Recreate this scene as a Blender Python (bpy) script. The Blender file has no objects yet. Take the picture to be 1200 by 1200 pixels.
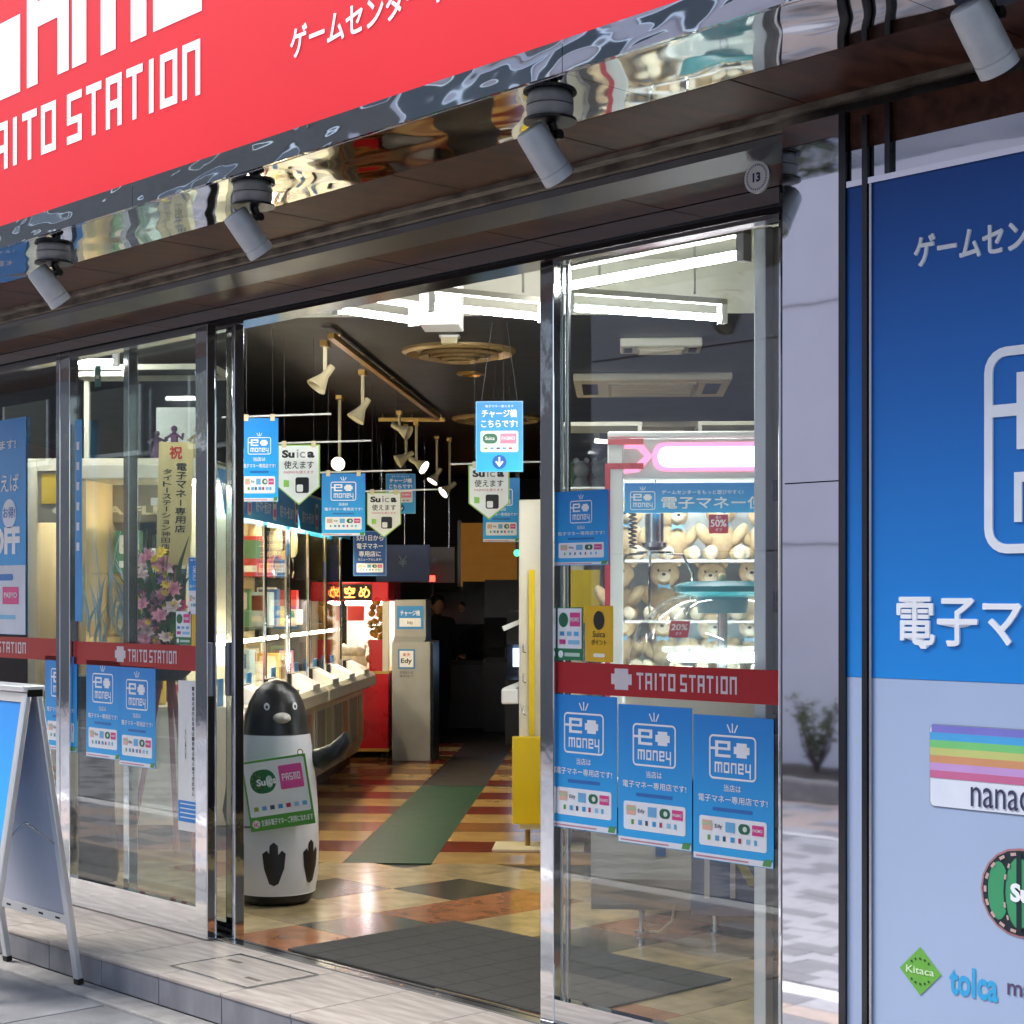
import bpy, bmesh, math, random
from mathutils import Vector, Matrix
random.seed(7)
R = math.radians
scene = bpy.context.scene
C = scene.collection

# ---------------------------------------------------------------- camera
CAM = Vector((5.61, -3.806, 1.35)); FPX = 2035.0; HOR = 697.0
AX = Vector((-math.cos(R(43)), math.sin(R(43)), 0)); RT = Vector((math.sin(R(43)), math.cos(R(43)), 0))
cd = bpy.data.cameras.new('camera'); cam = bpy.data.objects.new('camera', cd); C.objects.link(cam)
cam.location = CAM; cam.rotation_euler = (R(90), 0, R(47))
cd.sensor_width = 36; cd.sensor_fit = 'HORIZONTAL'; cd.lens = FPX / 1200 * 36
cd.shift_y = (HOR - 600) / 1200; cd.clip_start = 0.05; cd.clip_end = 400
scene.camera = cam
# ---------------------------------------------------------------- sky, sun, exposure
w = bpy.data.worlds.new('World'); scene.world = w; w.use_nodes = True
nt = w.node_tree; bg = nt.nodes['Background']
sky = nt.nodes.new('ShaderNodeTexSky'); sky.sky_type = 'NISHITA'; sky.sun_disc = False
SUN_EL, SUN_AZ = 55, 205          # azimuth of the direction the light comes from, degrees from +X
sky.sun_elevation = R(SUN_EL); sky.sun_rotation = R(90 - SUN_AZ); sky.dust_density = 3.0; sky.air_density = 1.0; sky.ozone_density = .15
nt.links.new(sky.outputs[0], bg.inputs[0]); bg.inputs[1].default_value = 0.12
sd = bpy.data.lights.new('sun', 'SUN'); sd.energy = 1.3; sd.angle = R(40); sd.color = (1, .985, .96)
so = bpy.data.objects.new('sun', sd); C.objects.link(so)
sdir = Vector((math.cos(R(SUN_AZ)) * math.cos(R(SUN_EL)), math.sin(R(SUN_AZ)) * math.cos(R(SUN_EL)), math.sin(R(SUN_EL))))
so.rotation_euler = sdir.to_track_quat('Z', 'Y').to_euler(); so.location = sdir * 30
vs = scene.view_settings
scene.display_settings.display_device = 'sRGB'
vs.view_transform = 'Standard'; vs.look = 'None'; vs.gamma = 1; vs.exposure = 1.85; vs.use_curve_mapping = False
scene.render.engine = 'CYCLES'
cy = scene.cycles
cy.use_denoising = True
try: cy.denoiser = 'OPENIMAGEDENOISE'
except Exception: pass
cy.max_bounces = 10; cy.transparent_max_bounces = 24; cy.glossy_bounces = 6; cy.diffuse_bounces = 4; cy.transmission_bounces = 6
cy.sample_clamp_indirect = 6; cy.caustics_reflective = False; cy.caustics_refractive = False

# ---------------------------------------------------------------- helpers
def fdir(px):
    k = (px - 600) / FPX
    return AX + RT * k
def fx(px, y=0.0):
    "x of the point that stands in pixel column px on the plane Y = y"
    d = fdir(px); return CAM.x + d.x * (y - CAM.y) / d.y
def fz(px, py, y=0.0):
    d = fdir(px); return CAM.z + (HOR - py) / FPX * (y - CAM.y) / d.y
UA = R(133.5); U = Vector((math.cos(UA), math.sin(UA), 0)); WD = Vector((U.y, -U.x, 0)); IROT = UA - R(90)
def iw(W, u, z=0): return Vector((CAM.x, CAM.y, 0)) + WD * W + U * u + Vector((0, 0, z))
def wpx(px, u): return u * math.tan(math.atan((px - 600) / FPX) - R(3.5))
def zpx(px, py, u):
    W = wpx(px, u); p = iw(W, u) - CAM
    return CAM.z + (HOR - py) / FPX * (p.x * AX.x + p.y * AX.y)
def hx(s):
    s = s.lstrip('#'); c = [int(s[i:i + 2], 16) / 255 for i in (0, 2, 4)]
    return tuple(v / 12.92 if v <= .04045 else ((v + .055) / 1.055) ** 2.4 for v in c)
M = {}
def mat(name, col, rough=.5, metal=0, var=.08, scale=6, bump=0, bscale=40, emis=None, es=0, coat=0, spec=.5, detail=4, stretch=None, col2=None, bdetail=3, bdist=.02):
    if name in M: return M[name]
    if isinstance(col, str): col = hx(col)
    m = bpy.data.materials.new(name); m.use_nodes = True; n = m.node_tree; b = n.nodes['Principled BSDF']
    b.inputs['Roughness'].default_value = rough; b.inputs['Metallic'].default_value = metal
    b.inputs['Coat Weight'].default_value = coat; b.inputs['Specular IOR Level'].default_value = spec
    if var > 0 or bump > 0:
        tc = n.nodes.new('ShaderNodeTexCoord'); mp = n.nodes.new('ShaderNodeMapping')
        n.links.new(tc.outputs['Object'], mp.inputs[0])
        if stretch: mp.inputs['Scale'].default_value = stretch
    if var > 0:
        t = n.nodes.new('ShaderNodeTexNoise'); t.inputs['Scale'].default_value = scale; t.inputs['Detail'].default_value = detail
        n.links.new(mp.outputs[0], t.inputs['Vector'])
        r = n.nodes.new('ShaderNodeValToRGB')
        c2 = hx(col2) if isinstance(col2, str) else col2
        a = [max(0, c * (1 - var)) for c in col]; d = [min(1, c * (1 + var)) for c in col] if c2 is None else c2
        r.color_ramp.elements[0].position = .3; r.color_ramp.elements[1].position = .7
        r.color_ramp.elements[0].color = (*a, 1); r.color_ramp.elements[1].color = (*d, 1)
        n.links.new(t.outputs['Fac'], r.inputs[0]); n.links.new(r.outputs[0], b.inputs['Base Color'])
        if rough > .06:
            mr = n.nodes.new('ShaderNodeMapRange'); mr.inputs[3].default_value = max(0, rough * .85); mr.inputs[4].default_value = min(1, rough * 1.15)
            n.links.new(t.outputs['Fac'], mr.inputs[0]); n.links.new(mr.outputs[0], b.inputs['Roughness'])
    else: b.inputs['Base Color'].default_value = (*col, 1)
    if bump > 0:
        t2 = n.nodes.new('ShaderNodeTexNoise'); t2.inputs['Scale'].default_value = bscale; t2.inputs['Detail'].default_value = bdetail
        n.links.new(mp.outputs[0], t2.inputs['Vector'])
        bp = n.nodes.new('ShaderNodeBump'); bp.inputs['Strength'].default_value = bump; bp.inputs['Distance'].default_value = bdist
        n.links.new(t2.outputs['Fac'], bp.inputs['Height']); n.links.new(bp.outputs[0], b.inputs['Normal'])
    if emis is not None:
        e = hx(emis) if isinstance(emis, str) else emis
        b.inputs['Emission Color'].default_value = (*e, 1); b.inputs['Emission Strength'].default_value = es
    M[name] = m; return m
def glass_mat(name, tint=(.93, .96, .95), ior=1.5, extra=0.0):
    m = bpy.data.materials.new(name); m.use_nodes = True; n = m.node_tree; n.nodes.clear()
    out = n.nodes.new('ShaderNodeOutputMaterial'); mx = n.nodes.new('ShaderNodeMixShader')
    tr = n.nodes.new('ShaderNodeBsdfTransparent'); tr.inputs[0].default_value = (*tint, 1)
    gl = n.nodes.new('ShaderNodeBsdfGlossy'); gl.inputs['Roughness'].default_value = .004
    g = n.nodes.new('ShaderNodeNewGeometry'); mr = n.nodes.new('ShaderNodeMapRange')
    mr.inputs[3].default_value = ior; mr.inputs[4].default_value = 1 / ior
    fr = n.nodes.new('ShaderNodeFresnel'); ad = n.nodes.new('ShaderNodeMath'); ad.operation = 'ADD'; ad.inputs[1].default_value = extra
    n.links.new(g.outputs['Backfacing'], mr.inputs[0]); n.links.new(mr.outputs[0], fr.inputs['IOR'])
    n.links.new(fr.outputs[0], ad.inputs[0]); n.links.new(ad.outputs[0], mx.inputs[0])
    n.links.new(tr.outputs[0], mx.inputs[1]); n.links.new(gl.outputs[0], mx.inputs[2]); n.links.new(mx.outputs[0], out.inputs[0])
    M[name] = m; return m
class MB:
    def __init__(s): s.v = []; s.f = []; s.mi = []
    def add(s, vs, fs, mi=0):
        o = len(s.v); s.v += [tuple(v) for v in vs]; s.f += [tuple(i + o for i in f) for f in fs]; s.mi += [mi] * len(fs); return s
    def box(s, x0, y0, z0, x1, y1, z1, mi=0, b=0):
        if x0 > x1: x0, x1 = x1, x0
        if y0 > y1: y0, y1 = y1, y0
        if z0 > z1: z0, z1 = z1, z0
        if b > 0:
            b = min(b, (x1 - x0) / 3, (y1 - y0) / 3, (z1 - z0) / 3)
            bm = bmesh.new(); bmesh.ops.create_cube(bm, size=1)
            for q in bm.verts: q.co = Vector((x0 + (q.co.x + .5) * (x1 - x0), y0 + (q.co.y + .5) * (y1 - y0), z0 + (q.co.z + .5) * (z1 - z0)))
            bmesh.ops.bevel(bm, geom=bm.edges[:] , offset=b, segments=2, profile=.5, affect='EDGES')
            bm.verts.index_update()
            s.add([q.co[:] for q in bm.verts], [[q.index for q in f.verts] for f in bm.faces], mi); bm.free(); return s
        return s.add([(x0, y0, z0), (x1, y0, z0), (x1, y1, z0), (x0, y1, z0), (x0, y0, z1), (x1, y0, z1), (x1, y1, z1), (x0, y1, z1)],
                     [(3, 2, 1, 0), (4, 5, 6, 7), (0, 1, 5, 4), (1, 2, 6, 5), (2, 3, 7, 6), (3, 0, 4, 7)], mi)
    def tube(s, pts, r, n=8, mi=0, caps=True):
        pts = [Vector(p) for p in pts]; rr = r if isinstance(r, (list, tuple)) else [r] * len(pts); rings = []
        up = None
        for i, p in enumerate(pts):
            t = (pts[min(i + 1, len(pts) - 1)] - pts[max(i - 1, 0)]).normalized()
            if up is None: up = t.orthogonal().normalized()
            a = (up - t * up.dot(t)); a = a.normalized() if a.length > 1e-6 else t.orthogonal().normalized(); up = a; b = t.cross(a)
            rings.append([p + (a * math.cos(2 * math.pi * j / n) + b * math.sin(2 * math.pi * j / n)) * rr[i] for j in range(n)])
        vs = [q for g in rings for q in g]; fs = []
        for i in range(len(pts) - 1):
            for j in range(n): fs.append((i * n + j, i * n + (j + 1) % n, (i + 1) * n + (j + 1) % n, (i + 1) * n + j))
        if caps: fs.append(tuple(range(n - 1, -1, -1))); fs.append(tuple(range((len(pts) - 1) * n, len(pts) * n)))
        return s.add(vs, fs, mi)
    def lathe(s, prof, n=24, mi=0, o=(0, 0, 0), mtx=None, sx=1, sy=1):
        vs = []; fs = []
        for r, z in prof:
            for j in range(n): vs.append(Vector((r * sx * math.cos(2 * math.pi * j / n), r * sy * math.sin(2 * math.pi * j / n), z)))
        for i in range(len(prof) - 1):
            for j in range(n): fs.append((i * n + j, i * n + (j + 1) % n, (i + 1) * n + (j + 1) % n, (i + 1) * n + j))
        if prof[0][0] > 1e-5: fs.append(tuple(range(n - 1, -1, -1)))
        if prof[-1][0] > 1e-5: fs.append(tuple(range((len(prof) - 1) * n, len(prof) * n)))
        if mtx is not None: vs = [mtx @ v for v in vs]
        return s.add([v + Vector(o) for v in vs], fs, mi)
    def ball(s, c, r, n=12, mi=0, mtx=None):
        rx, ry, rz = r if isinstance(r, (tuple, list)) else (r, r, r); h = max(4, n // 2)
        vs = []; fs = []
        for i in range(h + 1):
            a = math.pi * i / h
            for j in range(n):
                v = Vector((rx * math.sin(a) * math.cos(2 * math.pi * j / n), ry * math.sin(a) * math.sin(2 * math.pi * j / n), -rz * math.cos(a)))
                vs.append((mtx @ v if mtx is not None else v) + Vector(c))
        for i in range(h):
            for j in range(n): fs.append((i * n + j, i * n + (j + 1) % n, (i + 1) * n + (j + 1) % n, (i + 1) * n + j))
        return s.add(vs, fs, mi)
    def prism(s, poly, y0, y1, mi=0, axis='y'):
        "poly of (x,z) extruded along y (or (x,y) along z with axis='z', (y,z) along x with axis='x')"
        n = len(poly)
        f = {'y': lambda a, b, t: (a, t, b), 'z': lambda a, b, t: (a, b, t), 'x': lambda a, b, t: (t, a, b)}[axis]
        vs = [f(a, b, y0) for a, b in poly] + [f(a, b, y1) for a, b in poly]
        fs = [tuple(range(n)), tuple(range(2 * n - 1, n - 1, -1))] + [(i, i + n, (i + 1) % n + n, (i + 1) % n) for i in range(n)]
        return s.add(vs, fs, mi)
    def obj(s, name, mats, parent=None, smooth=False, loc=None, rotz=0, fixn=True):
        me = bpy.data.meshes.new(name); me.from_pydata(s.v, [], s.f)
        if not isinstance(mats, (list, tuple)): mats = [mats]
        for m in mats: me.materials.append(M[m] if isinstance(m, str) else m)
        if len(mats) > 1: me.polygons.foreach_set('material_index', s.mi)
        if fixn:
            bm = bmesh.new(); bm.from_mesh(me); bmesh.ops.recalc_face_normals(bm, faces=bm.faces[:]); bm.to_mesh(me); bm.free()
        if smooth:
            me.polygons.foreach_set('use_smooth', [True] * len(me.polygons))
            try: me.set_sharp_from_angle(angle=R(40))
            except Exception: pass
        me.update()
        o = bpy.data.objects.new(name, me); C.objects.link(o)
        if parent is not None: o.parent = parent
        if loc is not None: o.location = loc
        o.rotation_euler.z = rotz
        return o
def box(name, m, parent, x0, y0, z0, x1, y1, z1, b=0, **k): return MB().box(x0, y0, z0, x1, y1, z1, b=b).obj(name, m, parent, **k)
def tube(name, m, parent, pts, r, n=8, **k): return MB().tube(pts, r, n).obj(name, m, parent, smooth=True, **k)
def thing(name, label, cat, loc=(0, 0, 0), rotz=0, group=None):
    o = bpy.data.objects.new(name, None); C.objects.link(o); o.empty_display_size = .1
    o.location = loc; o.rotation_euler.z = rotz; return tag(o, label, cat, group)
def tag(o, label, cat, group=None):
    o['label'] = label; o['category'] = cat
    if group: o['group'] = group
    return o
def struct(o): o['kind'] = 'structure'; return o
def stuff(o): o['kind'] = 'stuff'; return o
def kids(o): return [c for c in bpy.data.objects if c.parent == o]
def dup(o, parent=None, label=None, loc=None, rotz=None, group=None):
    c = o.copy(); C.objects.link(c); c.parent = parent
    if label: c['label'] = label
    if group: c['group'] = group
    if loc is not None: c.location = loc
    if rotz is not None: c.rotation_euler.z = rotz
    for k in kids(o): dup(k, c)
    return c
# ---------------------------------------------------------------- flat print
_tc = {}
def text_mesh(s, bold=0.0):
    key = (s, bold)
    if key in _tc: return _tc[key]
    cu = bpy.data.curves.new('t', 'FONT'); cu.body = s; cu.size = 1; cu.resolution_u = 3; cu.offset = bold; cu.fill_mode = 'FRONT'
    ob = bpy.data.objects.new('t', cu); me = bpy.data.meshes.new_from_object(ob)
    vs = [v.co[:2] for v in me.vertices]; fs = [tuple(p.vertices) for p in me.polygons]
    fs = [f if sum(vs[f[i]][0] * vs[f[(i + 1) % len(f)]][1] - vs[f[(i + 1) % len(f)]][0] * vs[f[i]][1] for i in range(len(f))) > 0 else f[::-1] for f in fs]
    bpy.data.objects.remove(ob); bpy.data.curves.remove(cu); bpy.data.meshes.remove(me)
    xs = [v[0] for v in vs] or [0]; ys = [v[1] for v in vs] or [0]
    _tc[key] = (vs, fs, min(xs), max(xs), min(ys), max(ys)); return _tc[key]
s_ = .2
def _L(*r): return r
GL = {  # block capitals on a 1 x 1 cell: rectangles x0,z0,x1,z1
 'T': _L((0, .84, 1, 1), (.38, 0, .62, .84)), 'I': _L((.3, 0, .7, 1)),
 'A': _L((0, .84, 1, 1), (0, 0, .26, .84), (.74, 0, 1, .84), (.26, .36, .74, .52)),
 'O': _L((0, .84, 1, 1), (0, 0, 1, .16), (0, .16, .26, .84), (.74, .16, 1, .84)),
 'S': _L((0, .84, 1, 1), (0, .52, .26, .84), (0, .38, 1, .52), (.74, .16, 1, .38), (0, 0, 1, .16)),
 'N': _L((0, .84, 1, 1), (0, 0, .26, .84), (.74, 0, 1, .84)),
 'M': _L((0, .84, 1, 1), (0, 0, .2, .84), (.4, 0, .6, .84), (.8, 0, 1, .84)),
 'E': _L((0, .84, 1, 1), (0, .16, .26, .84), (.26, .44, .9, .58), (0, 0, 1, .16)),
 'G': _L((0, .84, 1, 1), (0, .16, .26, .84), (0, 0, 1, .16), (.74, .16, 1, .5), (.5, .4, .74, .5)),
 'P': _L((0, .84, 1, 1), (0, 0, .26, .84), (.74, .4, 1, .84), (.26, .4, .74, .54)),
 'm': _L((0, .8, 1, 1), (0, 0, .18, .8), (.41, 0, .59, .8), (.82, 0, 1, .8)), 'o': _L((0, .8, 1, 1), (0, 0, 1, .2), (0, .2, .24, .8), (.76, .2, 1, .8)),
 'n': _L((0, .8, 1, 1), (0, 0, .24, .8), (.76, 0, 1, .8)), 'e': _L((0, .8, 1, 1), (0, .2, .24, .8), (.76, .4, 1, .8), (.24, .4, .76, .56), (0, 0, 1, .2)),
 'y': _L((0, .2, .24, 1), (.76, -.35, 1, 1), (.24, .2, .76, .38)), ' ': ()}
class Print:
    "flat print in the local XZ plane that faces -Y; every layer sits a millimetre in front of the one below"
    def __init__(s, lay=.0011): s.g = {}; s.lay = lay
    def _a(s, col, vs, fs, L, part):
        mb, cols = s.g.setdefault(part, (MB(), []))
        if col not in cols: cols.append(col)
        mb.add([(x, -s.lay * L, z) for x, z in vs], fs, cols.index(col)); return s
    def rect(s, x0, z0, x1, z1, col, L=1, part='print'): return s._a(col, [(x0, z0), (x1, z0), (x1, z1), (x0, z1)], [(0, 1, 2, 3)], L, part)
    def poly(s, pts, col, L=1, part='print'): return s._a(col, pts, [tuple(range(len(pts)))], L, part)
    def _rr(s, x0, z0, x1, z1, r, n=5):
        p = []
        for cx, cz, a0 in ((x1 - r, z0 + r, -90), (x1 - r, z1 - r, 0), (x0 + r, z1 - r, 90), (x0 + r, z0 + r, 180)):
            for i in range(n + 1): a = R(a0 + 90 * i / n); p.append((cx + r * math.cos(a), cz + r * math.sin(a)))
        return p
    def rrect(s, x0, z0, x1, z1, r, col, L=1, part='print'): return s.poly(s._rr(x0, z0, x1, z1, r), col, L, part)
    def ring(s, x0, z0, x1, z1, r, t, col, L=1, part='print'):
        a = s._rr(x0, z0, x1, z1, r); b = s._rr(x0 + t, z0 + t, x1 - t, z1 - t, max(r - t, .0005)); n = len(a)
        return s._a(col, a + b, [(i, (i + 1) % n, n + (i + 1) % n, n + i) for i in range(n)], L, part)
    def disc(s, x, z, rx, rz, col, L=1, part='print', n=24): return s.poly([(x + rx * math.cos(2 * math.pi * i / n), z + rz * math.sin(2 * math.pi * i / n)) for i in range(n)], col, L, part)
    def line(s, a, b, t, col, L=1, part='print'):
        dx, dz = b[0] - a[0], b[1] - a[1]; l = math.hypot(dx, dz) or 1; nx, nz = -dz / l * t / 2, dx / l * t / 2
        return s.poly([(a[0] - nx, a[1] - nz), (b[0] - nx, b[1] - nz), (b[0] + nx, b[1] + nz), (a[0] + nx, a[1] + nz)], col, L, part)
    def text(s, t, x, z, h, col, L=2, w=None, al='l', bold=.012, part=None, rot=0):
        if part is None: s.nt = getattr(s, 'nt', 0) + 1; part = 'lettering#%d' % s.nt
        "x,z = lower left (or centre / right) of the glyph box, h its height, w its width if it is to be fitted"
        cjk = any(ord(ch) > 0x2E80 for ch in t)
        vs, fs, a, b, c, d = text_mesh(t, 0.0 if cjk else bold)
        if not vs: return s
        k = h / max(d - c, 1e-4); kx = k if w is None else w / max(b - a, 1e-4); W_ = (b - a) * kx
        ox = {'l': 0, 'c': -W_ / 2, 'r': -W_}[al]; cs, sn = math.cos(rot), math.sin(rot); o = []
        for q in vs:
            X = (q[0] - a) * kx + ox; Z = (q[1] - c) * k; o.append((x + X * cs - Z * sn, z + X * sn + Z * cs))
        if cjk and bold > 0:
            e = bold * k * .9
            for q_, (dx, dz) in enumerate([(e * math.cos(i_ * math.pi / 4), e * math.sin(i_ * math.pi / 4)) for i_ in range(8)]): s._a(col, [(a_ + dx, b_ + dz) for a_, b_ in o], fs, L + .06 * (q_ + 1), part)
        return s._a(col, o, fs, L, part)
    def block(s, t, x, z, cw, h, col, L=2, gap=.22, part=None, sp=.5):
        if part is None: s.nt = getattr(s, 'nt', 0) + 1; part = 'lettering#%d' % s.nt
        for ch in t:
            if ch == ' ': x += cw * sp; continue
            k = cw * (.45 if ch == 'I' else 1)
            for (x0, z0, x1, z1) in GL[ch]:
                if ch == 'I': x0, x1 = .2, .8
                s.rect(x + x0 * k, z + z0 * h, x + x1 * k, z + z1 * h, col, L, part)
            x += k + cw * gap
        return s
    def pixel(s, x, z, w_, h, col, L=2, part='logo'):
        "plain stepped block of pixels"
        s.rect(x, z + h * .25, x + w_, z + h * .75, col, L, part); s.rect(x + w_ * .17, z, x + w_ * .83, z + h * .25, col, L, part); s.rect(x + w_ * .17, z + h * .75, x + w_ * .83, z + h, col, L, part); return s
    def build(s, parent, y=0.0, ex=0.0):
        r = []
        for part, (mb, cols) in s.g.items():
            if ex:
                n = len(mb.v); mb2 = MB(); 
                for f, mi in zip(mb.f, mb.mi): mb2.add([mb.v[i] for i in f], [tuple(range(len(f)))], mi)
            o = mb.obj(part.split('#')[0], [ink(c) for c in cols], parent, fixn=False); o.location.y = y
            if ex:
                md = o.modifiers.new('thick', 'SOLIDIFY'); md.thickness = ex; md.offset = -1
            r.append(o)
        return r
def ink(c):
    if c in M: return M[c]
    return mat('ink_' + c, c, rough=.42, var=.04, scale=14)
WHITE = 'f2f4f6'
def emoney_logo(p, x0, z0, s, L=2, col=WHITE, rays=True, part='logo', a_=1.36):
    "rounded frame with e and money, s = height, a_ = width over height"
    t = s * .045; g = s * a_
    p.ring(x0, z0, x0 + g, z0 + s, s * .12, t, col, L, part)
    ex, ez, ew, eh = x0 + g * .13, z0 + s * .5, g * .33, s * .37
    for a, b, c, d in ((.0, .82, 1, 1), (.0, .18, .2, .82), (.8, .44, 1, .82), (.2, .44, .8, .6), (.0, 0, 1, .18)): p.rect(ex + a * ew, ez + b * eh, ex + c * ew, ez + d * eh, col, L, part)
    p.rect(x0 + t, ez + eh * .44, ex, ez + eh * .6, col, L, part)
    p.pixel(x0 + g * .53, ez + s * .01, g * .33, s * .33, col, L, part)
    q = x0 + g * .12; cw = g * .118
    for ch in 'money':
        k = cw * (1.4 if ch == 'm' else 1)
        for a, b, c, d in GL[ch]: p.rect(q + a * k, z0 + s * .15 + b * s * .24, q + c * k, z0 + s * .15 + d * s * .24, col, L, part)
        q += k + g * .033
    if rays:
        for a in (-1, 0, 1): p.line((x0 + g * (.5 + .04 * a), z0 + s * 1.06), (x0 + g * (.5 + .11 * a), z0 + s * (1.27 if a == 0 else 1.24)), s * .035, col, L, part)
def card_marks(p, x0, z0, w_, h, L=2, part='card_panel'):
    "white panel with the small coloured card marks"
    p.rrect(x0, z0, x0 + w_, z0 + h, h * .1, WHITE, L, part)
    a = z0 + h * .52; bh = h * .34
    p.rect(x0 + w_ * .05, a, x0 + w_ * .2, a + bh, 'e8b7a0', L + 1, part); p.rect(x0 + w_ * .05, a + bh * .55, x0 + w_ * .2, a + bh * .8, 'b6cfa0', L + 2, part)
    p.text('Edy', x0 + w_ * .24, a + bh * .2, bh * .5, '30333a', L + 1, w=w_ * .11, part=part)
    p.rect(x0 + w_ * .4, a, x0 + w_ * .54, a + bh, '6fb4e0', L + 1, part)
    p.rrect(x0 + w_ * .59, a, x0 + w_ * .76, a + bh, bh * .48, '1f6b45', L + 1, part); p.disc(x0 + w_ * .69, a + bh * .5, bh * .28, bh * .28, 'd8e6da', L + 2, part, 10)
    p.rect(x0 + w_ * .79, a, x0 + w_ * .96, a + bh, 'e0408a', L + 1, part)
    p.text('PASMO', x0 + w_ * .805, a + bh * .35, bh * .3, WHITE, L + 2, w=w_ * .14, part=part)
    b = z0 + h * .2; q = h * .17
    for i, c in enumerate(('6ba43a', '5aa8d8', '3a4a66', '2f9fd6', 'b8305a', '8fc6e4', '5ab4d8')):
        p.rect(x0 + w_ * (.13 + .115 * i), b, x0 + w_ * (.13 + .115 * i) + q * (1 if i % 2 else .7), b + q, c, L + 1, part)
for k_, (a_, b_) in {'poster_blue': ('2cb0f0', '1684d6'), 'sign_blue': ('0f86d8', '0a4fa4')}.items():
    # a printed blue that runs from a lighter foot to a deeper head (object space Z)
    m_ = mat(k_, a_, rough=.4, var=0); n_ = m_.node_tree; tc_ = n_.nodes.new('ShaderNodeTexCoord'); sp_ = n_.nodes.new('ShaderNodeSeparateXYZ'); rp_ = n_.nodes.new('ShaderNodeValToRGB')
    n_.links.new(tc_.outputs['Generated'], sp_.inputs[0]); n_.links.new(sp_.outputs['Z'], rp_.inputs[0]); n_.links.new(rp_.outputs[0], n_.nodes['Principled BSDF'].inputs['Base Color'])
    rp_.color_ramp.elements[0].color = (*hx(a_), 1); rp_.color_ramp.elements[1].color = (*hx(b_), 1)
_paper = {}
def sheet(parent, w_, h, m, t=.0015, name='sheet'):
    return box(name, m, parent, 0, 0, 0, w_, t, h)
def emoney_poster(label, loc, rotz=0, w_=.29, h=.415, group='blue payment posters', lite=False):
    t = thing('payment_poster', label, 'poster', loc, rotz, group)
    key = (round(w_, 3), round(h, 3))
    if key in _paper:
        for k in kids(_paper[key]): dup(k, t)
        return t
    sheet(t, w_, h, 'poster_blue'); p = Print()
    s = min(h * .305, w_ * .62 / 1.36)
    emoney_logo(p, w_ / 2 - s * .68, h * .565, s, 1)
    p.text('当店は', w_ / 2, h * .485, h * .048, WHITE, 1, al='c')
    p.text('電子マネー専用店です!', w_ / 2, h * .405, h * .05, WHITE, 1, w=w_ * .86, al='c')
    p.rrect(w_ * .25, h * .345, w_ * .75, h * .37, h * .012, '2a6cb8', 1)
    card_marks(p, w_ * .08, h * .1, w_ * .84, h * .205, 1)
    p.rect(0.002, .002, w_ - .002, h * .045, 'e9edf2', 1); p.rect(w_ * .04, h * .018, w_ * .7, h * .028, 'c9889a', 2)
    p.poly([(w_ * .87, h * .012), (w_ * .97, h * .012), (w_ * .99, h * .06), (w_ * .89, h * .055)], '4f9a5a', 2)
    p.build(t); _paper[key] = t; return t
# ================================================================ materials
mat('chrome', (.72, .73, .75), rough=.06, metal=1, var=0, bump=.045, bscale=7)
mat('valance_chrome', (.66, .67, .69), rough=.03, metal=1, var=0, bump=.42, bscale=4.2, bdetail=.6, bdist=.012, stretch=(.7, 1.2, 1.2))
mat('lip_chrome', (.62, .63, .65), rough=.03, metal=1, var=0, bump=.6, bscale=2.6, bdetail=1.5, bdist=.03, stretch=(1, 1, 2.6))
mat('header_chrome', (.6, .61, .63), rough=.04, metal=1, var=0, bump=.3, bscale=4, bdetail=.5, bdist=.01)
mat('mirror_steel', (.74, .75, .78), rough=.03, metal=1, var=0, bump=.02, bscale=2.2)
mat('steel', (.55, .56, .58), rough=.22, metal=1, var=.05, scale=5)
mat('dark_metal', (.03, .03, .034), rough=.3, var=.15, spec=.6)
mat('black_frame', (.012, .012, .014), rough=.16, var=.1, spec=.6)
mat('granite', '43261d', rough=.5, var=.5, scale=22, detail=8, stretch=(1, .35, 1), spec=.18, col2='5c3a2c')
mat('rust', '3a2a20', rough=.7, var=.5, scale=14, detail=8, bump=.3, bscale=30, col2='857a6c', stretch=(.6, 1, 1))
mat('shutter_grey', '34343a', rough=.38, metal=.5, var=.3)
mat('handle_grey', '7a7c84', rough=.4, metal=.4, var=.1)
mat('red_sign', 'c80c20', rough=.5, spec=.2, var=.05, scale=1.2, emis='e0182c', es=.07)  # faint emission imitates sky light on the red face
mat('sign_white', 'f4f6fa', rough=.4, var=.02, emis='f6f8ff', es=.06)
mat('lamp_grey', 'b4b5b6', rough=.42, metal=.1, var=.12, scale=18)
mat('stone_tile', 'a89c94', rough=.45, var=.22, scale=4, detail=10, stretch=(1, 8, 1), col2='c4bcb4')
mat('riser_tile', '85868c', rough=.55, var=.32, scale=6, detail=10, stretch=(1, 1, .5))
mat('pavement', '74767a', rough=.85, var=.36, scale=5, detail=12, bump=.25, bscale=120)
mat('pavement_b', '6a6c70', rough=.85, var=.38, scale=4, detail=12, bump=.25, bscale=120)
mat('grout', '5a5a5c', rough=.9, var=.2, scale=30)
mat('kerb_stone', '8b8a88', rough=.8, var=.2, scale=12, detail=8, bump=.2, bscale=80)
mat('block_a', '9a9ba0', rough=.85, var=.12, scale=20); mat('block_b', '77787d', rough=.85, var=.12, scale=20); mat('block_c', 'a89a92', rough=.85, var=.12, scale=20)
mat('white_paint', 'd9dadb', rough=.7, var=.1, scale=9)
mat('white_wall', 'd6d8de', rough=.8, var=.05, scale=1.2, detail=6)
mat('dark_wall', '6a6763', rough=.7, var=.15, scale=2); mat('window_dark', '14181d', rough=.08, var=.1, spec=.7)
mat('black_ceiling', '17140f', rough=.5, var=.15, scale=3); mat('cream_ceiling', 'a3a195', rough=.7, var=.05)
mat('dark_room', '120f0d', rough=.7, var=.2, scale=2); mat('red_wall', '5a0d0c', rough=.5, var=.15)
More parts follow.
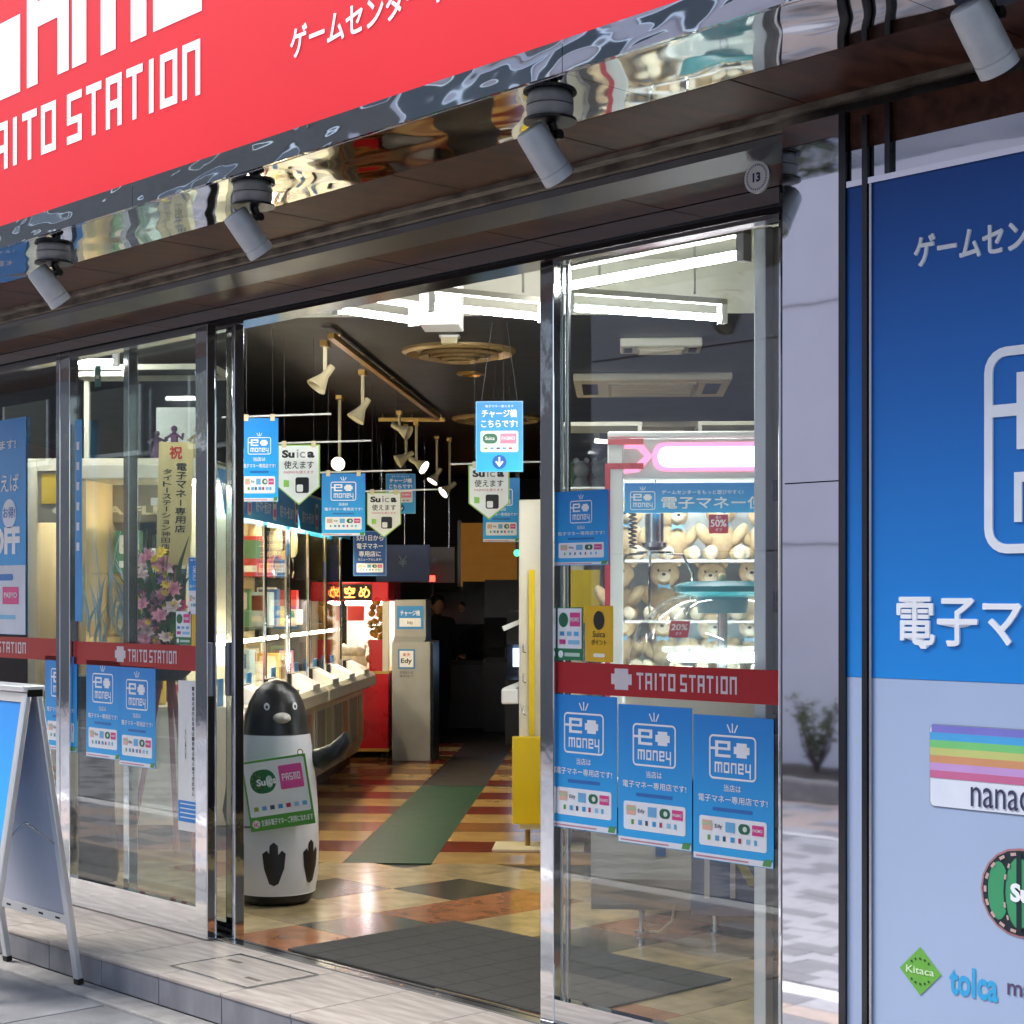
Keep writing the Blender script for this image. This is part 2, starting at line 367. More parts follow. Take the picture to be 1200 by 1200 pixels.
mat('orange_wall', 'b07a3c', rough=.6, var=.1)
mat('cream', 'd9d3c0', rough=.4, var=.05); mat('white_plastic', 'e4e4e2', rough=.35, var=.04); mat('grey_plastic', '9a9b98', rough=.45, var=.08)
mat('alu', (.78, .79, .8), rough=.32, metal=.7, var=.02); mat('grey_panel', 'c6c8d6', rough=.6, var=.04, scale=3)
mat('black_plastic', '0c0c0e', rough=.35, var=.1); mat('rubber', '0a0a0a', rough=.7, var=.1)
mat('red_paint', 'c41420', rough=.28, var=.06, coat=.3); mat('yellow_paint', 'e6c50f', rough=.3, var=.05, coat=.3); mat('gold_trim', 'c9a24a', rough=.35, var=.1)
mat('tube_light', 'ffffff', emis=(.97, .98, .96), es=46, var=0); mat('warm_strip', 'fff4dc', emis=(1, .86, .62), es=26, var=0)
mat('cool_strip', 'ffffff', emis=(.95, .97, 1), es=30, var=0); mat('marquee_light', 'ffffff', emis=(1, .93, .97), es=2.6, var=0)
mat('pink_light', 'ff6aa0', emis=(1, .25, .42), es=.55, var=0); mat('spot_glow', 'ffffff', emis=(.9, .88, 1), es=4, var=0)
mat('led_orange', 'ff5a10', emis=(1, .25, .04), es=2.5, var=0); mat('screen_blue', '6aa8e0', emis=(.35, .6, .95), es=1.2, var=0)
mat('red_led', 'ff2010', emis=(1, .05, .03), es=1.5, var=0); mat('green_led', '20d060', emis=(.05, .8, .3), es=1.2, var=0)
mat('plush', 'c4ac84', rough=.95, var=.14, scale=40, bump=.6, bscale=220); mat('plush_light', 'e2d6bc', rough=.95, var=.1, scale=40, bump=.6, bscale=220)
mat('inflate_white', 'd8d9de', rough=.32, var=.02, scale=3); mat('inflate_black', '121214', rough=.34, var=.1, scale=3)
mat('mat_grey', '45433f', rough=.95, var=.15, scale=60, bump=.5, bscale=300); mat('brass', 'b08a4a', rough=.35, metal=.9, var=.1)
mat('lamp_cream', 'd8c9a0', rough=.4, var=.05); mat('diffuser_tan', '9c8358', rough=.45, var=.1, metal=.3)
glass_mat('glass', extra=.035); glass_mat('clear_plastic', tint=(.97, .98, .98), ior=1.35)
glass_mat('display_glass', tint=(.96, .97, .96), ior=1.3)
X0, X1 = -4.6, 4.6            # ends of the shop front
xs_open, x_jamb = fx(630), fx(917); YP = -.58; xp0, xp1 = fx(917, YP), fx(985, YP); xg = fx(921, .03)
ZS = 2.48                     # level of the soffit under the sign

# ================================================================ ground
g = MB().add([(-150, -150, -.16), (150, -150, -.16), (150, -.3, -.16), (-150, -.3, -.16)], [(0, 1, 2, 3)]).obj('ground', 'grout'); struct(g)
pv = struct(box('pavement', 'grout', None, -14, -1.43, -.159, 9, -.62, -.135))
x = -8.0; i = 0
slabs = {}
while x < 7:                                        # paving slabs beside the step
    for r_, (y0, y1) in enumerate(((-1.035, -.645), (-1.425, -1.045))):
        o_ = .45 * r_
        m_ = ('pavement', 'pavement_b')[(i * 7 + r_ * 3) % 5 % 2]
        key = (r_, m_)
        if key not in slabs: slabs[key] = o = box('paving_slab', m_, pv, 0, y0, -.134, .892, y1, -.112, b=.004)
        else: o = slabs[key].copy(); C.objects.link(o)
        o.location.x = x + o_
    x += .9; i += 1
struct(box('kerb', 'kerb_stone', None, -14, -.635, -.158, 9, -.512, -.108, b=.008))
mb = MB()
for nm, yy in (('a', -2.62), ('b', -6.05)): mb.box(-40, yy - .07, -.156, 20, yy + .07, -.1395)
o = mb.box(0, 0, 0, 0, 0, 0); mb.v = mb.v[:-8]; mb.f = mb.f[:-6]; mb.mi = mb.mi[:-6]
struct(mb.obj('road_marking', 'white_paint'))
mb = MB()
bw, bh = .24, .12
for j in range(26):
    for i in range(90):
        xx = -19 + i * bw + (j % 2) * .08; yy = -5.95 + j * (bh + .004)
        k = (i + (j if (j // 3) % 2 == 0 else -j) // 2 + j // 4)
        mb.box(xx, yy, -.156, xx + bw - .006, yy + bh, -.142 + random.uniform(-.001, .001), mi=(0, 0, 1, 0, 1)[k % 5])
rd = stuff(mb.obj('road_block', ['block_a', 'block_b'])); rdp = struct(box('road', 'grout', None, -40, -6.12, -.1595, 20, -1.43, -.1575)); rd.parent = rdp
mb = MB()
for j in range(17):
    for i in range(60):
        xx = -16 + i * .3; yy = -7.5 + j * .16 if j < 9 else -2.54 + (j - 9) * .138
        mb.box(xx, yy, -.156, xx + .295, yy + (.155 if j < 9 else .133), -.13 if j < 9 else -.138, mi=(i * 5 + j * 3 + (i * j) % 3) % 3)
fp = stuff(mb.obj('paver', ['block_c', 'block_a', 'block_b'])); fpp = struct(box('far_pavement', 'grout', None, -40, -8.4, -.1593, 20, -6.12, -.1572)); fp.parent = fpp
# tiled step
st = struct(box('tiled_step', 'grout', None, X0 - 1, -.505, -.158, X1 + 1, .03, -.006))
tl = tr_ = None
x = .234 - .4 * 13; 
while x < 4.6:
    if tl is None:
        tl = o = box('floor_tile', 'stone_tile', st, .002, -.5, -.012, .398, -.02, 0, b=.003); tr_ = q = box('riser_tile', 'riser_tile', st, .002, -.512, -.108, .398, -.5, -.014, b=.002)
        nz = z_ = box('nosing', 'stone_tile', st, .001, -.516, -.0135, .399, -.5005, .0008, b=.004)
    else:
        o = tl.copy(); q = tr_.copy(); z_ = nz.copy(); C.objects.link(o); C.objects.link(q); C.objects.link(z_)
    o.location.x = q.location.x = z_.location.x = x; x += .4
hx0, hx1, hy0, hy1 = fx(222, -.33), fx(365, -.14), -.42, -.1
hatch = thing('floor_hatch', 'steel edged access hatch set into the stone step', 'hatch', ((hx0 + hx1) / 2, -.26, .001))
a, b = (hx1 - hx0) / 2, .155
mb = MB()
for q in ((-a, -b, a, -b + .009), (-a, b - .009, a, b), (-a, -b + .009, -a + .009, b - .009), (a - .009, -b + .009, a, b - .009)): mb.box(q[0], q[1], 0, q[2], q[3], .003)
mb.obj('frame', 'steel', hatch); box('lid', 'stone_tile', hatch, -a + .012, -b + .012, 0, a - .012, b - .012, .0022)
for sx in (-1, 1): box('lift_slot', 'rust', hatch, sx * a * .6 - .04, sx * -.06 - .01, .0022, sx * a * .6 + .04, sx * -.06 + .01, .0034)

# ================================================================ red sign and canopy
ys = -1.155
sg = thing('shop_sign', 'huge red shop sign with white GAME TAITO STATION lettering above the entrance', 'sign', (0, ys, 2.545))
zb = 2.545
box('panel', 'red_sign', sg, X0, .0, .006, X1, .12, 1.9)
box('bottom_trim', 'alu', sg, X0, -.006, -.002, X1, .12, .0055)
p = Print(.0005); SW = 'sign_white'
x1 = fx(235, ys); x0 = fx(79, ys); cw = (x1 - x0) / 8.05
z0 = 2.737 - zb; hh = .155
def blockfit(p, t, x0, x1, z, h, gap=.3, **k):
    n = sum((.45 if c == 'I' else .5 if c == ' ' else 1) for c in t) + gap * (sum(c != ' ' for c in t) - 1)
    p.block(t, x0, z, (x1 - x0) / n, h, k.pop('col', WHITE), k.pop('L', 2), gap=gap, **k)
blockfit(p, 'STATION', x0, x1, z0, hh, col=SW); blockfit(p, 'TAITO', x0 - .61, x0 - .07, z0, hh, col=SW)
gz = 2.967 - zb; gh = .5
for ch, a, b in (('G', -62, 24), ('A', 32, 81), ('M', 85, 172), ('E', 180, 237)):
    xa, xb = fx(a, ys), fx(b, ys)
    for q in GL[ch]: p.rect(xa + q[0] * (xb - xa), gz + q[1] * gh, xa + q[2] * (xb - xa), gz + q[3] * gh, SW, 2, 'large_lettering')
kx0, kx1 = fx(341, ys), fx(497, ys)
p.text('ゲームセンターイ', kx0, 2.738 - zb, .078, SW, 2, w=(kx1 - kx0) * 8 / 7, bold=.02, part='slogan_lettering')
p.build(sg, -.0004)
# mirror valance
va = thing('mirror_valance', 'wavy mirror steel valance under the red shop sign', 'valance', (0, 0, ZS))
jx = [X0, fx(-160, ys), fx(158, ys), fx(662, ys), fx(1010, ys), X1]
for a, b in zip(jx, jx[1:]):
    MB().box(a + .001, ys - .008, .001, b - .001, ys + .004, .072).obj('front_panel', 'lip_chrome', va)
    MB().box(a + .001, ys + .004, 0, b - .001, -.862, .012).obj('soffit_panel', 'valance_chrome', va)
cn = struct(box('canopy', 'dark_metal', None, X0, -1.03, ZS + .09, X1, .15, ZS + .4))
sf = struct(box('soffit', 'dark_room', None, X0, -.86, ZS + .03, X1, -.0, ZS + .088))
def run(name, m, y0, y1, z, step, off, t=.02):
    x = off; first = None
    while x < X1:
        if first is None: first = o = box(name, m, sf, .002, y0, z, step - .002, y1, z + t, b=.002)
        else: o = first.copy(); C.objects.link(o)
        o.location.x = x; x += step
run('granite_panel', 'granite', -.858, -.585, ZS, .59, 1.97 - .59 * 11)
run('granite_panel', 'granite', -.262, -.004, ZS - .002, .59, 2.2 - .59 * 11)
rl = thing('shutter_rail', 'rust stained roller shutter rail between the dark granite soffits', 'rail', (0, 0, ZS))
box('rail', 'rust', rl, X0, -.582, -.012, X1, -.545, .03); box('rail', 'rust', rl, X0, -.5, -.018, X1, -.478, .03)
box('slot', 'dark_room', rl, X0, -.544, .012, X1, -.501, .03)
shb = MB().prism([(-.476, .028), (-.476, -.02), (-.46, -.034), (-.3, -.034), (-.285, -.02), (-.266, -.02), (-.266, .028)], X0, X1, axis='x').obj('bottom_bar', 'shutter_grey', rl)
# chrome header over the doors
ZH = 2.432
hd = thing('door_header', 'polished chrome header beam over the sliding doors', 'header', (0, 0, ZH))
box('beam', 'header_chrome', hd, X0, 0, 0, xg, .14, ZS - ZH - .004)
box('track', 'black_frame', hd, X0, .015, -.022, xg, .13, -.001)
box('upper_wall', 'dark_room', hd, X0, .02, ZS - ZH, 5.6, .14, 1.0)
up = struct(box('upper_facade', mat('facade_tile', '8a8378', rough=.7, var=.12, scale=3), None, X0 - .8, .145, 3.44, 5.7, .4, 9.0))
# number plate
npx = fx(888, -.36); npz = fz(888, 208, -.36)
npl = thing('number_plate', 'small round white plate numbered 13 beside the mirror pillar', 'sign', (npx, -.36, npz))
mtx = Matrix.Rotation(R(90), 4, 'X')
MB().lathe([(0, -.004), (.04, -.004), (.04, .004), (0, .004)], 28, mtx=mtx).obj('disc', 'white_plastic', npl)
p = Print(); p.text('13', 0, -.012, .024, '1a2a5a', 1, al='c', bold=.04)
n = 30
for i in range(n):
    a = 2 * math.pi * i / n; p.rect(.031 * math.cos(a) - .002, .031 * math.sin(a) - .002, .031 * math.cos(a) + .002, .031 * math.sin(a) + .002, '5a6a8a', 1, 'rim_print')
p.build(npl, -.0042); box('bracket', 'steel', npl, -.006, .0045, -.01, .006, .008, ZS - .034 - npz)
# mirror pillar
pl = thing('mirror_pillar', 'tall mirror finished steel pillar between glass door and blue sign', 'pillar', (xp0, YP, 0))
zj = fz(950, 565, YP)
box('lower_panel', 'mirror_steel', pl, 0, 0, -.1, xp1 - xp0, .56, zj - .002); box('upper_panel', 'mirror_steel', pl, 0, 0, zj + .001, xp1 - xp0, .56, ZS - .04)
box('corner_trim', 'chrome', pl, -.008, .01, -.004, -.001, .3, ZS - .04)

# ================================================================ blue sign on the right
bs = thing('payment_sign_board', 'large blue and white payment sign board with raised white lettering', 'sign', (xp1, YP, 0))
X = lambda px: fx(px, YP - .01) - xp1
Z = lambda px, py: fz(px, py, YP - .01)
wB = X1 - xp1; zt = Z(1020, 215); zm = Z(1100, 797.5)
box('blue_panel', 'sign_blue', bs, .012, -.004, zm, wB, .1, zt); box('white_panel', 'sign_panel' if 'sign_panel' in M else mat('sign_panel', 'a6b8d4', rough=.4, var=.03, scale=2), bs, .012, -.004, -.1, wB, .1, zm - .001)  # bluish shade on the white panel is put into its base colour
box('side_post', 'black_frame', bs, 0.003, -.012, -.1, X(991), .1, ZS - .042); box('mullion', 'black_frame', bs, X(1011), -.014, -.1, X(1017), -.0045, ZS - .06)
box('edge_strip', 'steel', bs, X(1018.5), -.01, -.1, X(1021), -.0045, zt + .012)
box('top_rail', 'chrome', bs, X(992) + .001, -.012, zt + .0005, wB, .1, zt + .014); box('head_panel', 'header_chrome', bs, X(992) + .001, .0, zt + .0145, wB, .1, zt + .085); box('head_soffit_reflection', 'granite', bs, X(992) + .001, .002, zt + .0855, wB, .1, ZS - .042)  # brown strip above the chrome stands in for the reflected soffit
box('head_reflection_bar', 'black_frame', bs, X(1037), -.012, zt + .0145, X(1043), -.0006, ZS - .044)  # dark bar imitates a reflection in the chrome header
p = Print(.001)
p.text('ゲームセンター', X(1071), Z(1071, 313), .066, WHITE, 1, w=(X(1200) - X(1071)) * 7 / 4.85, bold=.02, part='raised_slogan')
p.text('電子マネー', X(1051), Z(1051, 755), Z(1051, 700) - Z(1051, 755), WHITE, 1, w=(X(1195) - X(1051)) * 5 / 2.95, bold=.017, part='raised_lettering')
lx = X(1153); lz = Z(1153, 649); ls = Z(1153, 409) - lz
emoney_logo(p, lx, lz, ls, 1, rays=True, part='raised_logo')
for o in p.build(bs, -.008): 
    md = o.modifiers.new('thick', 'SOLIDIFY'); md.thickness = .008; md.offset = -1
p = Print(.001)
x0, z1, z0 = X(1089), Z(1089, 849), Z(1089, 944); cwid = (z1 - z0) * 1.6; ch_ = z1 - z0
p.rrect(x0 - .002, z0 - .002, x0 + cwid + .002, z1 + .002, .012, '8a90a0', 1, 'card'); p.rrect(x0, z0, x0 + cwid, z1, .011, 'dfe5ef', 2, 'card')
zc = z1
for i, c in enumerate(('7a78c8', '4aa6dc', '78c878', 'c4c878', 'd2966a', 'c49ad0', 'c86a92')):
    h_ = ch_ * .093; ins = .004 if i == 0 else 0
    p.rect(x0 + ins, zc - h_, x0 + cwid - ins, zc, c, 3, 'rainbow_stripe'); zc -= h_
p.text('nanaco', X(1137), Z(1137, 945) , ch_ * .24, '3a3a58', 4, w=cwid * .62, bold=0, part='card_name')
mx_, mz_ = X(1194), Z(1194, 1047); mr = (Z(1194, 995) - Z(1194, 1100)) / 2
def oval(a, b, c, L, part='melon_mark'): p.rrect(mx_ - a, mz_ - b, mx_ + a + .1, mz_ + b, b * .99, c, L, part)
oval(mr, mr, 'b07a80', 1); oval(mr * .95, mr * .95, '1a2a30', 2); 
for sgn in (-1, 1):
    p.disc(mx_ + sgn * mr * .53, mz_, mr * .27, mr * .66, '3f9a68', 3, 'melon_mark', 20)
p.disc(mx_, mz_, mr * .40, mr * .84, '1a2a30', 4, 'melon_mark', 20); p.disc(mx_, mz_, mr * .34, mr * .8, '3f9a68', 5, 'melon_mark', 20)
p.rect(mx_ - mr * .06, mz_ - mr * .86, mx_ + mr * .06, mz_ + mr * .86, '1a2a30', 6, 'melon_mark')
for i in range(9):
    a = R(100 + 20 * i); q = mr * .87; p.line((mx_ + q * math.cos(a - .08), mz_ + q * math.sin(a - .08)), (mx_ + q * math.cos(a + .08), mz_ + q * math.sin(a + .08)), mr * .07, 'c9a8a0', 4, 'melon_mark')
for i in (-2, -1, 1, 2):
    for s in (-1, 1): a = i * .33; p.line((mx_ + s * mr * .37 * math.cos(a * 1.2), mz_ + mr * .82 * math.sin(a * 1.2) - .004), (mx_ + s * mr * .37 * math.cos(a * 1.2 + .1), mz_ + mr * .82 * math.sin(a * 1.2 + .1)), mr * .05, 'c9a8a0', 7, 'melon_mark')
p.text('Suica', mx_ - mr * .2, mz_ - mr * .2, mr * .42, WHITE, 8, bold=.05, part='melon_name')
kx_, kz_ = X(1077), Z(1077, 1138.5); kr = Z(1077, 1110) - kz_
p.poly([(kx_ - kr, kz_), (kx_, kz_ - kr), (kx_ + kr, kz_), (kx_, kz_ + kr)], '6cb044', 1, 'diamond_mark')
for i in range(16):
    a = 2 * math.pi * i / 16
    if abs(math.sin(a)) > .4: p.disc(kx_ + kr * .58 * math.cos(a), kz_ + kr * .52 * math.sin(a), .0028, .0028, '2c4a30', 2, 'diamond_mark', 6)
p.text('Kitaca', kx_, kz_ - kr * .12, kr * .3, 'd8f0c0', 2, w=kr * 1.35, al='c', part='diamond_name')
p.text('toIca', X(1111), Z(1111, 1165), Z(1111, 1130) - Z(1111, 1165), '38a8dc', 1, w=X(1168) - X(1111), bold=.03, part='blue_name')
p.text('manaca', X(1179), Z(1179, 1166), Z(1179, 1152) - Z(1179, 1166), '5a4a6a', 1, bold=.01, part='purple_name')
p.build(bs, -.0045)

# ================================================================ glazing
def stile(parent, name, x0, x1, y0, y1, z0, z1, m='chrome'): return box(name, m, parent, x0, y0, z0, x1, y1, z1, b=.003)
def leaf(name, label, x0, x1, y, sl, sr, rb, z1=ZH - .024, t=.045, rt=.03, cat='glass door'):
    o = thing(name, label, cat, (x0, y, .004)); w_ = x1 - x0; z1 -= .004
    stile(o, 'stile', 0, sl, 0, t, 0, z1); stile(o, 'stile', w_ - sr, w_, 0, t, 0, z1)
    box('bottom_rail', 'chrome', o, sl + .001, .003, .001, w_ - sr - .001, t - .003, rb); box('top_rail', 'steel', o, sl + .001, .003, z1 - rt, w_ - sr - .001, t - .003, z1 - .001)
    box('pane', 'glass', o, sl - .004, t * .5 - .004, rb - .004, w_ - sr + .004, t * .5 + .004, z1 - rt + .004)
    return o
YG = .03
ra, rb_, rc = fx(630), fx(646), fx(900); rs = fx(882)
rdoor = leaf('sliding_door', 'chrome framed glass sliding door on the right covered with three blue posters', ra, xg, YG - .02, rb_ - ra, .012, .075, rt=.014)
stile(rdoor, 'inner_stile', rb_ - ra + .004, rb_ - ra + .018, .046, .06, 0, 2.39, 'steel')
stile(rdoor, 'rear_stile', fx(882, .08) - ra, fx(896, .08) - ra, .075, .11, 0, 2.39, 'alu')
rc = fx(897, .14)
jb = thing('door_jamb', 'cream and steel door jamb beside the mirror pillar', 'jamb', (rc, .13, 0))
box('post', 'cream', jb, .02, .02, 0, fx(913, .15) - rc, .1, ZH - .024); box('lock_strip', 'steel', jb, .004, .0, 0, .018, .1, ZH - .024)
for zz in (.3, .62, .95, 1.3, 1.62): box('catch', 'black_plastic', jb, .024, .015, zz, .036, .0205, zz + .06)
la, lb, lc, ld = fx(85), fx(100), fx(244), fx(258)
lp = leaf('fixed_glass_panel', 'fixed glass panel left of the entrance with two blue posters and red band', la, ld, -.06, lb - la - .03, ld - lc, .118, cat='glass panel')
lp2 = leaf('fixed_glass_panel', 'fixed glass panel at far left behind the folding sign', la - 1.35, la - .004, -.06, .05, .035, .118, cat='glass panel')
sl0, sl1 = fx(148, .035), fx(285, .06)
sld = leaf('sliding_door', 'glass sliding door slid open behind the left fixed panel', sl0, sl1, .02, .045, fx(285, .03) - fx(275, .03), .06, rt=.014)
def handle(par, x, y, s=1): 
    o = box('pull_handle', 'handle_grey', par, x, y - .012, .95, x + .022, y, 1.16, b=.004); return o
handle(sld, sl1 - sl0 - .052, 0); handle(lp, ld - la - .004, .02)
box('gap_post', 'black_frame', sld, sl1 - sl0 - .075, .01, .01, sl1 - sl0 - .045 + .002, .05, ZH - .03)
th = thing('door_track', 'steel door track across the entrance threshold', 'door track', (0, 0, 0))
box('sill', 'steel', th, ld, -.018, .0005, xg, .02, .0035); box('groove', 'black_frame', th, ld, .021, .0005, xg, .032, .0028); box('inner_sill', 'steel', th, ld, .033, .0005, xg, .05, .0034)
for px in (392, 404, 458, 470, 512): MB().lathe([(.0, .0036), (.006, .0036), (.006, .0042), (0, .005)], 10, o=(fx(px, 0), 0, 0)).obj('stud', 'brass', th)
hw = struct(box('facade_wall_left', 'dark_wall', None, X0 - .8, -.05, -.02, la - 1.36, .14, ZH + .1)); struct(box('facade_wall_right', 'dark_wall', None, xg + .002, .075, -.1, 5.6, .2, ZH + .1))
# red bands on the glass
def band(label, xa, xb, pxa, pya, pyb, yy, text_x=None, tw=.46):
    z1, z0 = fz(pxa, pya, yy), fz(pxa, pyb, yy)
    o = thing('window_band', label, 'window film', (xa, yy, z0), 0, 'red lettered window bands'); h = z1 - z0
    box('film', mat('band_red', 'ac0612', rough=.35, var=.04), o, 0, 0, 0, xb - xa, .0012, h)
    p = Print(); W_ = text_x
    p.pixel(W_, h * .2, .085, h * .66, 'd6cdd2', 1); blockfit(p, 'TAITO', W_ + .105, W_ + .105 + tw * .4, h * .24, h * .52, L=1, col='d6cdd2'); blockfit(p, 'STATION', W_ + .105 + tw * .45, W_ + .105 + tw, h * .24, h * .52, L=1, col='d6cdd2')
    p.build(o); return o
yb = .025
band('red lettered band across the right sliding door', rb_ + .002, xg - .014, 646, 775, 811, yb, fx(716, yb) - rb_, fx(868, yb) - fx(750, yb))
yl = -.0445
band('red lettered band on the left fixed panel', lb - .02, lc - .002, 102, 752, 779, yl, fx(135, yl) - lb + .02, fx(209, yl) - fx(152, yl))
band('red lettered band on the far left panel', la - 1.3, la - .04, 30, 747, 772, yl, fx(-40, yl) - la + 1.3, fx(44, yl) - fx(-16, yl))
# posters on the glass
for (a, b, t, bt, lab) in ((647, 722, 812, 968, 'blue payment poster on the right door next to its left stile'), (724.5, 808.5, 817, 986, 'blue payment poster in the middle of the three on the right door'), (812.5, 908, 823, 1005, 'blue payment poster on the right door next to its right stile')):
    xa, xb = fx(a, yb), fx(b, yb); z1, z0 = fz(a, t, yb), fz(a, bt, yb)
    emoney_poster(lab, (xa, yb, z0), 0, (.282, .295, .296)[0 if a < 700 else 1], .418)
emoney_poster('blue payment poster higher up on the right door beside its left stile', (fx(650, yb), yb, fz(650, 663, yb)), 0, .235, fz(650, 577, yb) - fz(650, 663, yb))
for px, lab in ((101, 'blue payment poster on the left fixed panel next to the mullion'), (140, 'blue payment poster on the left fixed panel under the band lettering')):
    emoney_poster(lab, (fx(px, yl), yl, fz(px, 886 + (px - 101) * .25, yl)), 0, .282, .415)
emoney_poster('pale blue payment poster on the far left panel beside the mullion', (fx(53, yl), yl, fz(53, 877, yl)), 0, .282, .415)
def card_sticker(label, x, y, z, w_, h, kind):
    o = thing('window_sticker', label, 'sticker', (x, y, z), 0, 'small window stickers'); p = Print()
    if kind == 'ic':
        sheet(o, w_, h, mat('sticker_green', '1d7a4c', rough=.4)); p.rect(w_ * .03, h * .22, w_ * .97, h * .98, 'eef0f2', 1)
        p.rrect(w_ * .08, h * .62, w_ * .45, h * .9, h * .13, '1f6b45', 2); p.rect(w_ * .52, h * .64, w_ * .92, h * .9, 'e0408a', 2); p.text('PASMO', w_ * .55, h * .73, h * .08, WHITE, 3, w=w_ * .34)
        for i, c in enumerate(('4a8ac0', '7ab0d8', '50b0e0')): p.rect(w_ * (.12 + .28 * i), h * .46, w_ * (.3 + .28 * i), h * .54, c, 2)
        p.rect(w_ * .1, h * .3, w_ * .35, h * .39, 'c83a80', 2); p.rect(w_ * .45, h * .3, w_ * .9, h * .38, '8ac8e8', 2); p.disc(w_ * .15, h * .11, h * .07, h * .07, WHITE, 1, n=12); p.rect(w_ * .3, h * .07, w_ * .9, h * .14, 'bcd8c4', 1)
    elif kind == 'point':
        sheet(o, w_, h, mat('sticker_yellow', 'e8b414', rough=.4)); p.disc(w_ * .5, h * .74, w_ * .2, h * .17, '17171a', 1); p.text('Suica', w_ * .5, h * .44, h * .11, '2a2a20', 1, al='c'); p.text('ポイント', w_ * .5, h * .3, h * .1, '2a2a20', 1, w=w_ * .55, al='c'); p.rrect(w_ * .3, h * .08, w_ * .72, h * .15, h * .03, 'f4efd8', 1)
    else:
        sheet(o, w_, h, 'poster_blue'); p.text('電子マネー', w_ * .5, h * .94, h * .03, WHITE, 1, w=w_ * .8, al='c'); emoney_logo(p, w_ * .24, h * .6, w_ * .4, 1); p.text('電子マネー専用', w_ * .5, h * .47, h * .05, WHITE, 1, w=w_ * .86, al='c'); p.rect(0.001, .001, w_ - .001, h * .42, 'e8ebf0', 1); card_marks(p, w_ * .05, h * .08, w_ * .9, h * .3, 2)
    p.build(o)
card_sticker('small white and green card sticker on the right door above the band', fx(653, yb), yb, fz(653, 773, yb), .112, .165, 'ic')
card_sticker('small yellow point sticker on the right door above the band', fx(686, yb), yb, fz(686, 775, yb), .118, .172, 'point')
card_sticker('small white and green card sticker on the left panel above the band', fx(206, yl), yl, fz(206, 755, yl), .115, .135, 'ic')
card_sticker('small yellow point sticker on the left panel beside its right stile', fx(224.5, yl), yl, fz(224.5, 757, yl), .115, .135, 'point')
card_sticker('small blue and white payment sticker on the left panel beside its right stile', fx(221, yl), yl, fz(221, 720, yl), .14, .225, 'blue')
# long white notice
x0 = fx(209, yl); z1, z0 = fz(209, 797, yl), fz(209, 972, yl); w_ = fx(243, yl) - fx(209, yl)
nt_ = thing('window_notice', 'long white vertical notice with blue foot on the left panel', 'notice', (x0, yl, z0)); h = z1 - z0
sheet(nt_, w_, h, 'white_plastic'); p = Print(); p.rect(.001, h * .06, w_ - .001, h * .2, '2f86d4', 1)
for r_ in range(4): p.rect(w_ * .08, h * (.175 - .03 * r_), w_ * .9, h * (.183 - .03 * r_), 'dce8f4', 2)
for ci, (tx, top) in enumerate((('18歳未満のお客様は18時以降入場できません', .97), ('16歳未満のお客様は18時以降入場できません', .97), ('よろしくお願いします', .68))):
    n = len(tx); dz = h * (top - .24) / 22
    for i, c in enumerate(tx):
        p.text(c, w_ * (.78 - .26 * ci), h * top - dz * (i + 1), dz * .78, '2c2c30', 1, al='c', w=dz * .8, part='lettering#c%d' % ci)
p.build(nt_)
# blue poster at the far left
xa = fx(-60, yl); xb = fx(30, yl); z1, z0 = fz(30, 488, yl), fz(30, 744, yl); h = z1 - z0; w_ = xb - xa
bp = thing('window_poster', 'tall blue poster reading OFF on the far left panel', 'poster', (xa, yl, z0))
sheet(bp, w_, h, 'poster_blue'); p = Print(); p.rect(.001, .001, w_ - .001, h * .32, 'd5dbe6', 1)
p.text('電子マネー使えます!', w_ * .88, h * .86, h * .045, WHITE, 1, w=w_ * .9, al='r'); p.text('電子マネー使えば', w_ * .92, h * .66, h * .085, WHITE, 1, w=w_ * 1.0 * .95, al='r')
p.disc(w_ * .8, h * .56, h * .068, h * .068, 'dfe8f4', 1); p.text('お得!', w_ * .8, h * .54, h * .05, '1f74c4', 2, al='c'); p.text('OFF', w_ * .93, h * .37, h * .13, WHITE, 1, al='r', bold=.05)
p.rrect(w_ * .5, h * .25, w_ * .85, h * .28, h * .012, '1f74c4', 2); p.rrect(w_ * .4, h * .14, w_ * .62, h * .22, h * .035, '1f6b45', 2); p.rect(w_ * .72, h * .14, w_ * .92, h * .22, 'e0408a', 2); p.text('PASMO', w_ * .74, h * .17, h * .025, WHITE, 3, w=w_ * .16); p.rect(w_ * .5, h * .07, w_ * .88, h * .09, '7ac0e4', 2)
p.build(bp)
